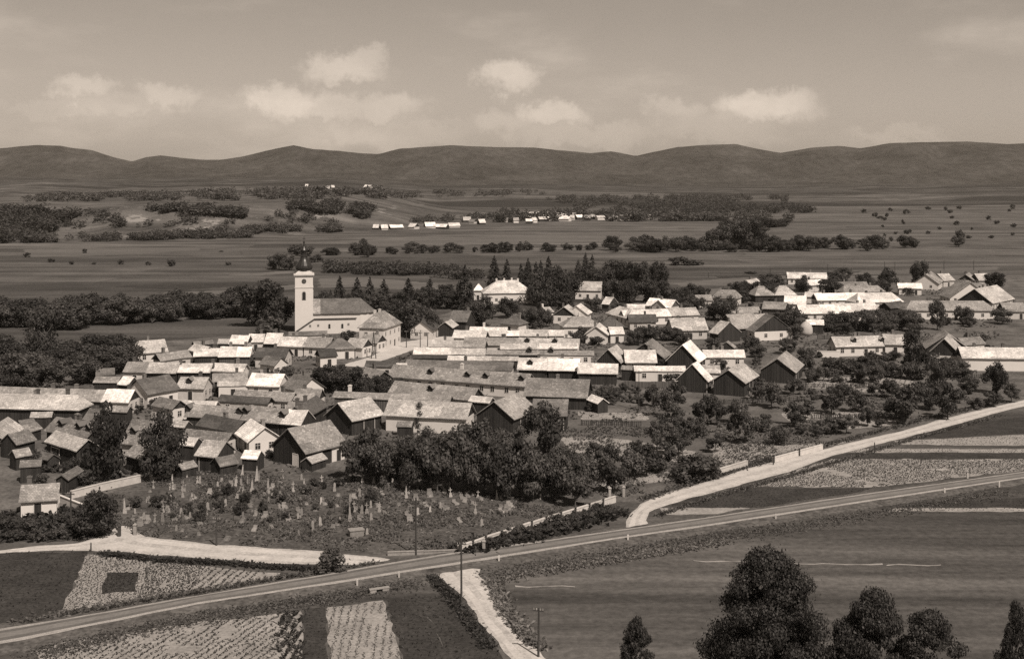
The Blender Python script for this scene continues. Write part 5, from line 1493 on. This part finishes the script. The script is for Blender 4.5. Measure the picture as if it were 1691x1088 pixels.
# hedgerows and fields beyond the village
for base, grp, px, n, hm in [
        ('tree in the thin hedgerow across the plain', 'thin hedgerow', [(480, 424), (700, 420), (1000, 415), (1000, 411), (700, 415), (480, 420)], 44, (3, 7)),
        ('tree in the hedge right of the plain', 'hedge right of the plain', [(1010, 417), (1330, 417), (1520, 412), (1520, 408), (1300, 410), (1010, 411)], 40, (5, 10))]:
    fill(px, n, hm, ['round', 'dark', 'lowp'], base, grp, (.9, 1.6), mind=2, name='hedge_tree')
for x, yb, yt, w in [(1195, 412, 374, 40), (1215, 412, 366, 46), (1235, 412, 362, 44), (1225, 410, 370, 40), (1180, 412, 378, 30), (1250, 410, 380, 36), (1135, 412, 390, 24), (1120, 412, 392, 18), (1275, 412, 388, 26), (1320, 410, 388, 26), (1362, 410, 392, 22), (1390, 412, 388, 28), (1445, 410, 388, 24), (1505, 409, 391, 22), (1585, 405, 380, 14), (1583, 408, 390, 18), (600, 410, 394, 10), (606, 425, 400, 12), (1240, 395, 372, 50), (1270, 375, 360, 50), (1295, 374, 361, 24), (1200, 385, 362, 30)]:
    tree(x, yb, yt, w, R.choice(['round', 'dark']), 'broad tree out on the plain right of the centre', 'trees on the plain')
for x, yb, yt, w in [(461, 446, 419, 26), (478, 446, 422, 24), (452, 444, 422, 20), (525, 433, 420, 14), (515, 434, 424, 12)]:
    tree(x, yb, yt, w, 'round', 'round tree clump left of the church helm', 'clump left of the helm')
for x, yb, yt, w in [(85, 433, 427, 10), (155, 437, 433, 7), (200, 437, 429, 9), (245, 438, 432, 8), (283, 440, 428, 12), (118, 437, 431, 7), (140, 418, 411, 8), (365, 416, 414, 7), (377, 438, 432, 9), (45, 425, 417, 10), (1240, 452, 448, 20), (1125, 438, 424, 36), (1150, 438, 430, 24)]:
    tree(x, yb, yt, w, 'lowp', 'lone bush dotted on the pale plain', 'bushes on the plain', name='bush')
for i in range(34):
    x, y = R.uniform(1400, 1680), R.uniform(345, 402)
    tree(x, y, y - R.uniform(4, 8), R.uniform(4, 9), 'lowp', 'small lone tree on the sloping fields at the right', 'lone trees at the right', far=True, name='lone_tree')
# far woods that read as one mass each
def wood(px, n, hm, name, label):
    V, F, o = [], [], 0
    rng = np.random.default_rng(len(px) + n)
    xs = [p[0] for p in px]; ys = [p[1] for p in px]
    got = miss = 0
    src = []
    for s in range(3):
        me = CR['lowp'][s]
        v = np.empty(len(me.vertices) * 3, np.float32); me.vertices.foreach_get('co', v); v = v.reshape(-1, 4, 3)
        src.append(v)
    while got < n:
        x, y = rng.uniform(min(xs), max(xs)), rng.uniform(min(ys), max(ys))
        if not inside(px, np.array([x]), np.array([y]))[0]: continue
        miss += 1
        if miss < n * 12 and fbm(x / 26, y / 5.5, n)[()] < .47: continue
        got += 1
        g = PT(x, y)
        h = rng.uniform(*hm); w = h * rng.uniform(.9, 1.7)
        v = src[got % 3]
        v = v[rng.permutation(len(v))[:110]].reshape(-1, 3) * np.array([w, w, h]) + np.array([g.x, g.y, g.z - .3])
        V.append(v)
    V = np.concatenate(V)
    ob = link(name, mesh_np(name, V, np.arange(len(V)).reshape(-1, 4), [M['leaf']]))
    tag(ob, label, None, None, 'stuff')
wood([(-80, 404), (60, 402), (90, 380), (130, 358), (60, 354), (-80, 352)], 420, (6, 11), 'wood', 'dark wood on the terrace slope at the far left')
wood([(540, 452), (660, 456), (800, 464), (800, 452), (680, 445), (540, 441)], 190, (3.2, 5.6), 'hedgerow', 'thick dark hedgerow behind the church')
wood([(20, 378), (600, 378), (600, 358), (20, 356)], 46, (4, 8), 'wood', 'scattered dark trees on the sandy terrace edge')
wood([(60, 402), (330, 396), (420, 394), (420, 390), (200, 390), (60, 392)], 260, (3, 7), 'wood', 'dark thicket along the foot of the sandy terrace')
wood([(250, 353), (330, 357), (400, 362), (400, 356), (330, 349), (250, 347)], 200, (5, 9), 'wood', 'dark wood on the rim of the terrace')
wood([(480, 352), (560, 356), (600, 362), (640, 352), (560, 343), (480, 344)], 260, (5, 9), 'wood', 'dark wood above the near hamlet')
wood([(330, 389), (560, 385), (620, 379), (620, 377), (420, 382), (330, 387)], 200, (3, 7), 'wood', 'dark hedge line under the terrace')
wood([(820, 368), (1110, 367), (1170, 364), (1170, 357), (1000, 356), (830, 358)], 150, (7, 13), 'wood', 'dark trees behind and between the houses of the far village')
wood([(640, 372), (800, 366), (850, 362), (850, 358), (740, 362)], 50, (5, 9), 'wood', 'dark trees round the hamlet')
wood([(1020, 358), (1340, 352), (1330, 344), (1100, 340), (1020, 345)], 420, (5, 10), 'wood', 'dark wood right of the far village')
wood([(1100, 366), (1310, 366), (1310, 362), (1100, 362)], 80, (7, 12), 'wood', 'dark tree line at the edge of the plain')
wood([(40, 326), (500, 320), (900, 318), (900, 324), (500, 331), (40, 334)], 420, (5, 11), 'wood', 'dark woods far off under the mountains')
wood([(900, 330), (1300, 325), (1300, 338), (950, 345)], 320, (6, 11), 'wood', 'dark woods on the rolling land at the right')

# foreground trees, dense and close: their feet are below the picture
def near_tree(x, yb, yt, w, seed, kind, n, size, label):
    cm = crown_mesh('crown', seed, kind, n, size, M['leaf_near'], .06)
    t = tree(x, yb, yt, w, 'dark' if kind != 'bush' else 'bush', label, 'foreground trees', crown=cm, name='tree')
M['leaf_near'] = mat_leaf('glossy_near_leaves', .055, .5, .1)
near_tree(1262, 1190, 914, 196, 901, 'cone', 90000, .0125, 'great leafy tree in the right foreground, its crown a blunt cone')
near_tree(1448, 1200, 978, 124, 912, 'cone', 56000, .017, 'rounded leafy foreground tree right of the great tree')
near_tree(1530, 1205, 1012, 136, 923, 'cone', 44000, .018, 'lower foreground tree at the right of the rounded one')
near_tree(1388, 1195, 1024, 84, 934, 'cone', 26000, .021, 'narrow foreground tree between the great tree and the rounded one')
near_tree(1676, 1180, 996, 60, 945, 'cone', 24000, .022, 'foreground tree cut by the right edge of the photo')
near_tree(1050, 1120, 1022, 52, 956, 'cone', 12000, .032, 'small pointed tree at the bottom edge left of the great tree')
near_tree(1322, 1195, 1030, 90, 967, 'cone', 26000, .021, 'leafy skirt tree against the right of the great tree')

# ------------------------------------------------------------------ cemetery
def cross_mesh(mat, h=1.9, w=.9, t=.14, plinth=True, name='gravestone'):
    b = MB()
    if plinth:
        b.box(-.42, .42, -.3, .3, -.1, .35); b.box(-.3, .3, -.22, .22, .35, .8, taper=.85)
        z0 = .8
    else: z0 = -.2
    b.box(-t / 2 - .02, t / 2 + .02, -t / 2, t / 2, z0, h); b.box(-w / 2, w / 2, -t / 2 + .01, t / 2 - .01, h * .72, h * .72 + t)
    return b.mesh(name, mat)
def obelisk_mesh(mat):
    b = MB(); b.box(-.5, .5, -.4, .4, -.1, .4); b.box(-.38, .38, -.3, .3, .4, .8); b.box(-.27, .27, -.22, .22, .8, 2.3, taper=.6); b.box(-.05, .05, -.05, .05, 2.3, 2.75); b.box(-.2, .2, -.04, .04, 2.5, 2.58)
    return b.mesh('gravestone', mat)
def slab_mesh(mat):
    b = MB(); b.box(-.5, .5, -1.0, 1.0, -.1, .28, taper=.93); b.box(-.38, .38, .85, 1.0, .25, .75)
    return b.mesh('grave_slab', mat)
def stele_mesh(mat):
    b = MB(); b.box(-.4, .4, -.25, .25, -.1, .3)
    b.prism([(-.3, .3), (.3, .3), (.3, 1.1), (.2, 1.3), (0, 1.4), (-.2, 1.3), (-.3, 1.1)], -.1, .1)
    return b.mesh('gravestone', mat)
def mound_mesh():
    b = MB(); b.box(-.55, .55, -1.1, 1.1, -.1, .32, taper=.6)
    return b.mesh('grave_mound', M['cem_mound'])
M['cem_mound'] = mat_plain('grave_mound_grass', .13, .4, 2, fine=(6, .3), per_object=.3)
GRAVE = dict(wc=cross_mesh(M['stone']), dc=cross_mesh(M['timber'], 1.6, .8, .12, False), ob=obelisk_mesh(M['stone']), sl=slab_mesh(M['stone_mid']), st=stele_mesh(M['stone']), gs=stele_mesh(M['stone_mid']), mo=mound_mesh(), ic=cross_mesh(M['iron'], 2.0, .85, .1, False))
GNAME = dict(wc=('grave_cross', 'white stone cross'), dc=('grave_cross', 'dark wooden cross'), ob=('grave_obelisk', 'white obelisk grave'), sl=('grave_slab', 'pale flat grave slab'), st=('headstone', 'pale rounded headstone'), gs=('headstone', 'grey rounded headstone'), mo=('grave_mound', 'grassy grave mound'), ic=('grave_cross', 'dark iron cross'))
def grave(kind, x, y, s=1.0):
    g = P(x, y)
    nm, lab = GNAME[kind]
    o = link(nm, GRAVE[kind], None, (g.x, g.y, 0), R.gauss(.25, .16), (s * .72, s * .72, s * R.uniform(.85, 1.2)) if kind not in ('sl', 'mo') else (s, s, s))
    o.rotation_euler.x = R.gauss(0, .03); o.rotation_euler.y = R.gauss(0, .04)
    zone = 'near the cemetery gate' if x < 320 else 'in the middle of the cemetery' if x < 560 else 'in the right part of the cemetery'
    if y > 858: zone = 'along the front of the cemetery'
    queue(o, lab + ' ' + zone, 'grave', 'graves of the cemetery', x)
for x, y, k in [(284, 803, 'ob'), (307, 788, 'wc'), (326, 798, 'wc'), (389, 803, 'st'), (400, 785, 'ob'), (424, 794, 'ob'), (416, 812, 'ob'), (443, 814, 'ob'), (466, 790, 'wc'), (484, 812, 'wc'), (501, 814, 'ob'), (282, 830, 'st'), (372, 836, 'st'), (462, 842, 'st'), (206, 847, 'ob'), (256, 862, 'wc'), (302, 821, 'wc'), (253, 806, 'wc'),
                (222, 880, 'st'), (617, 798, 'ob'), (635, 798, 'ob'), (717, 806, 'ob'), (731, 806, 'wc'), (744, 820, 'wc'), (742, 808, 'wc'), (789, 822, 'wc'), (821, 824, 'ob'), (836, 822, 'ob'), (828, 824, 'st'), (671, 822, 'ob'), (710, 845, 'st'), (727, 840, 'st'), (578, 858, 'ob'), (606, 882, 'st'), (690, 850, 'st'), (775, 807, 'wc'), (599, 797, 'wc'),
                (648, 803, 'st'), (532, 800, 'wc'), (626, 845, 'wc'), (584, 845, 'wc'), (606, 848, 'wc'), (530, 832, 'st'), (392, 848, 'st'), (342, 838, 'st'), (450, 818, 'st'), (893, 824, 'st'), (785, 848, 'wc'), (796, 868, 'st')]:
    grave(k, x, y, R.uniform(.66, .92))
cpoly = [(215, 868), (205, 842), (250, 806), (340, 785), (480, 790), (600, 795), (760, 812), (850, 828), (840, 850), (700, 872), (560, 872), (480, 892), (360, 896), (250, 878)]
n = 0
while n < 270:
    x, y = R.uniform(200, 850), R.uniform(784, 898)
    if not inside(cpoly, np.array([x]), np.array([y]))[0]: continue
    if x > 600 and y > 845 and R.random() < .75: continue
    if y > 868 and R.random() < .5: continue
    n += 1
    k = R.choices(['dc', 'ic', 'sl', 'st', 'gs', 'mo', 'wc'], [34, 18, 14, 2, 20, 20, 1])[0]
    if x > 620 and y > 815: k = R.choices(['mo', 'dc', 'sl'], [12, 3, 6])[0]
    grave(k, x, y, R.uniform(.6, .95))
# tomb house in the front row
g = P(588, 884)
b = MB(); b.box(-1.0, 1.0, -.6, .6, -.1, .85)
t = empty('tomb', (g.x, g.y, 0), .35)
b.build('wall', M['stone_mid'], t); b = MB(); b.box(-1.1, 1.1, -.7, .7, .85, .97); b.build('slab', M['stone_mid'], t)
tag(t, 'low box tomb with a pale slab, front row of the cemetery', 'tomb')

# ------------------------------------------------------------------ walls, fences, poles, small things
def wall_run(px, h, th, mat, name, label, post=None, cap=True, seg=5.0):
    pts = [P(x, y) for x, y in px]
    root = empty(name, pts[0])
    for i in range(len(pts) - 1):
        a, c = pts[i] - pts[0], pts[i + 1] - pts[0]
        d = c - a; L = d.length; ang = math.atan2(d.y, d.x)
        n = max(1, round(L / seg))
        for k in range(n):
            b = MB(); l = L / n
            hh = h * R.uniform(.94, 1.04)
            b.box(.0, l - .02, -th / 2, th / 2, -.2, hh)
            if cap: b.box(-.0, l - .02, -th / 2 - .06, th / 2 + .06, hh, hh + .1)
            o = b.build('wall_panel', mat, root); q = a.lerp(c, k / n); o.location = q; o.rotation_euler.z = ang
            if post:
                b = MB(); b.box(-.11, .11, -.11, .11, -.2, h + post); b.box(-.15, .15, -.15, .15, h + post, h + post + .07)
                o = b.build('post', M['boards_mid'], root); o.location = q + Vector((math.sin(ang) * (th / 2 + .12), -math.cos(ang) * (th / 2 + .12), 0)); o.rotation_euler.z = ang
    tag(root, label, 'wall')
wall_run([(757, 913), (800, 898), (900, 865), (1016, 829)], .9, .35, M['cream'], 'cemetery_wall', 'low white cemetery wall with small posts running up from the highway', .3, seg=3.2)
wall_run([(640, 917), (700, 915), (755, 913)], .45, .3, M['stone_mid'], 'cemetery_wall', 'low grey cemetery kerb wall beside the utility pole', None, True, 4)
wall_run([(117, 823), (160, 812), (232, 796)], 1.2, .4, M['cream'], 'cemetery_wall', 'white wall behind the cemetery, running back from the cottage', None, True, 6)
wall_run([(248, 793), (296, 783)], 1.1, .4, M['cream'], 'cemetery_wall', 'middle piece of the white wall behind the cemetery', None, True, 6)
wall_run([(312, 778), (348, 770)], 1.1, .4, M['cream'], 'cemetery_wall', 'upper end of the white wall behind the cemetery', None, True, 6)
wall_run([(98, 828), (135, 843)], 1.0, .3, M['white'], 'yard_wall', 'short white wall beside the cottage', None, True, 6)
wall_run([(1180, 786), (1234, 770)], 1.0, .35, M['cream'], 'garden_wall', 'white garden wall ending at the large bush', None, True, 6)
wall_run([(1276, 764), (1358, 742)], .9, .35, M['cream'], 'garden_wall', 'white garden wall farther up the lane', .5, True, 8)
wall_run([(1349, 590), (1386, 590)], 1.6, .4, M['white'], 'yard_wall', 'short white yard wall before the long eastern house', None, True, 9)
wall_run([(1030, 640), (1075, 641), (1140, 640)], 1.6, .2, M['boards_mid'], 'yard_fence', 'pale board fence beside the yard pole', None, False, 3)

def fence(px, h, label, gap=2.2):
    """weathered paling fence: posts, two rails and pales"""
    pts = [P(x, y) for x, y in px]
    root = empty('fence', pts[0])
    for i in range(len(pts) - 1):
        a, c = pts[i] - pts[0], pts[i + 1] - pts[0]
        d = c - a; L = d.length; ang = math.atan2(d.y, d.x); n = max(1, round(L / gap))
        for k in range(n):
            q = a.lerp(c, k / n); l = L / n
            b = MB(); b.box(-.07, .07, -.07, .07, -.2, h + .12); o = b.build('post', M['boards'], root); o.location = q; o.rotation_euler.z = ang
            b = MB()
            for j in range(5):
                x = (j + .5) * l / 5; t = h * R.uniform(.86, 1.02); b.box(x - .07, x + .07, -.1, -.075, .05, t)
            b.box(0, l, -.072, -.03, h * .3, h * .3 + .08); b.box(0, l, -.072, -.03, h * .75, h * .75 + .08)
            o = b.build('paling', M['boards'], root); o.location = q; o.rotation_euler.z = ang
    tag(root, label, 'fence', 'garden fences')
fence([(1330, 640), (1390, 641), (1450, 640)], 1.1, 'paling fence below the rightmost gabled barn')
fence([(1180, 668), (1290, 664), (1330, 662)], 1.1, 'paling fence along the orchards below the gabled barns')
fence([(960, 702), (1060, 704)], 1.1, 'paling fence behind the pale strip of the orchard')
fence([(1340, 692), (1450, 690)], 1.0, 'paling fence across the middle of the lane gardens')
fence([(1235, 770), (1276, 760)], 1.0, 'paling fence between the two white garden walls')
fence([(1350, 560), (1440, 561)], 1.3, 'paling fence behind the long eastern house')
fence([(600, 782), (660, 792)], 1.0, 'paling fence behind the graves beside the farm')
fence([(1560, 622), (1650, 626)], 1.1, 'paling fence below the long white house at the right')

def pole(x, yb, yt, label, arm=False, double=False, r=.14):
    g = P(x, yb); h = (yb - yt) * g.y / FOC
    root = empty('utility_pole', g, R.uniform(-.3, .3))
    for sx in ((-1, 1) if double else (0,)):
        b = MB(); b.cyl((sx * h * .09, 0, -.3), (0 if double else R.uniform(-.1, .1), 0, h), r, r * .7, 8); b.build('post', M['timber'], root)
    b = MB(); b.box(-.6, .6, -.06, .06, h * .93, h * .93 + .12); b.build('crossarm', M['timber'], root)
    for s in (-.5, -.2, .2, .5):
        b = MB(); b.cyl((s, 0, h * .93 + .12), (s, 0, h * .93 + .32), .05, .04, 6); b.build('insulator', M['stone'], root)
    tag(root, label, 'pole', 'utility poles')
pole(687, 916, 821, 'tall utility pole at the cemetery kerb')
pole(762, 992, 892, 'tall utility pole beside the lower lane')
pole(889, 1085, 1003, 'utility pole at the bottom edge right of the lower lane')
pole(357.5, 901, 855, 'short utility pole at the edge of the cemetery lane')
pole(117, 872, 812, 'thin pole beside the cottage at the left')
pole(617, 592, 548, 'double-legged pole in the village street', double=True)
pole(671, 574, 546, 'thin pole in front of the town hall')
pole(694, 574, 548, 'thin pole in the square right of the town hall')
pole(706, 572, 549, 'rightmost thin pole in the square')
pole(1055, 678, 612, 'thin pole in the yard behind the orchard', r=.1)
for i, (x, yb, yt) in enumerate([(1272, 453, 442), (1170, 459, 449), (1367, 452, 436), (1406, 450, 442), (1461, 447, 432), (1478, 447, 432), (1559, 446, 430), (1608, 446, 430)]):
    pole(x, yb, yt, '%s thin railway pole from the left beyond the eastern roofs' % ORD[i], r=.18)

def marker(x, y):
    g = P(x, y); b = MB(); b.box(-.11, .11, -.08, .08, -.2, .85); b.box(-.13, .13, -.1, .1, .85, .93, taper=.6)
    o = b.build('marker_post', M['cream']); o.location = g
    queue(o, 'small white marker stone on the highway shoulder', 'marker', 'highway marker stones', x)
for x, y in [(553, 945), (590, 968), (659, 955), (824, 928), (1037, 893), (1281, 858), (1560, 815), (1598, 790), (1650, 804)]: marker(x, y)
# gate posts of the cemetery
for x, y, lab in [(197, 886, 'dark gate post left of the cemetery gate'), (223, 884, 'pale gate post right of the cemetery gate'), (799, 912, 'stone post at the foot of the white cemetery wall'), (1007, 822, 'stone post at the top of the white cemetery wall'), (1030, 820, 'pale post beside the orchard corner')]:
    g = P(x, y); b = MB(); b.box(-.2, .2, -.2, .2, -.2, 1.5); b.box(-.27, .27, -.27, .27, 1.5, 1.62); b.box(-.2, .2, -.2, .2, 1.62, 1.8, taper=.2)
    o = b.build('gate_post', M['timber'] if 'dark' in lab else M['stone']); o.location = g; tag(o, lab, 'post')
# culvert under the highway
g = P(626, 977); t = empty('culvert', (g.x, g.y, 0), .42); t.scale = (.8, .8, .75)
[MB().box(x - .5, x + .5, -.28, .28, -.2, .55).build('wing_wall', M['stone_mid'], t) for x in (-1.0, 1.0)]
b = MB(); b.box(-1.6, 1.6, -.35, .35, .55, .7); b.build('coping', M['stone_mid'], t); b = MB(); b.box(-.5, .5, -.05, .28, -.2, .55); b.build('opening', M['glass'], t)  # opening is a solid dark block, painting in the shade of the hollow
tag(t, 'small stone culvert below the highway', 'culvert')
# haystack beside the white shed, rack in the crop
g = P(1331, 553); t = empty('haystack', g); b = MB(); b.lathe([(2.0, 0), (2.15, 1.0), (2.1, 2.2), (1.7, 3.2), (.9, 4.0), (.15, 4.4)], 14); b.build('hay', M['straw'], t, smooth_=True); b = MB(); b.cyl((0, 0, 0), (.1, 0, 5.0), .07, .05, 6); b.build('pole', M['timber'], t)
tag(t, 'rounded pale haystack left of the tree-lined yards', 'haystack')
g = P(1422, 787); t = empty('hay_rack', g, .1)
for s in (-.6, 0, .6):
    b = MB(); b.cyl((s, .2, -.1), (s * .8, 0, 1.3), .07, .05, 6); b.build('leg', M['timber'], t)
b = MB(); b.box(-.75, .75, -.08, .08, 1.1, 1.25); b.build('rail', M['timber'], t); tag(t, 'small dark wooden rack standing in the broad pale crop', 'rack')
for x, y, hh, lab in [(1444, 745, 1.6, 'dark stake in the dark strip by the white lane'), (1277, 768, 1.4, 'dark post between the two white garden walls'), (150, 911, 1.2, 'dark stake beside the left lane'), (1360, 742, 1.4, 'dark post at the upper end of the white garden wall')]:
    g = P(x, y); b = MB(); b.cyl((0, 0, -.2), (.03, 0, hh), .12, .09, 7); b.cyl((0, 0, hh), (.03, 0, hh + .12), .09, .03, 7); o = b.build('stake', M['timber']); o.location = g; tag(o, lab, 'stake')

flush_labels()

# ------------------------------------------------------------------ the summer haze of the valley
def haze():
    m = bpy.data.materials.new('valley_haze')
    m.use_nodes = True
    nt = m.node_tree; nt.nodes.clear()
    out = nt.nodes.new('ShaderNodeOutputMaterial'); v = nt.nodes.new('ShaderNodeVolumePrincipled')
    v.inputs['Color'].default_value = (.9, .84, .75, 1)
    v.inputs['Density'].default_value = HAZE_D
    v.inputs['Anisotropy'].default_value = .2
    nt.links.new(v.outputs[0], out.inputs['Volume'])
    b = MB(); b.box(-11000, 11000, -700, 11000, -45, 420)
    o = b.build('haze', m); tag(o, 'thin summer haze over the valley', None, None, 'stuff')
HAZE_D = 3.0e-5
haze()
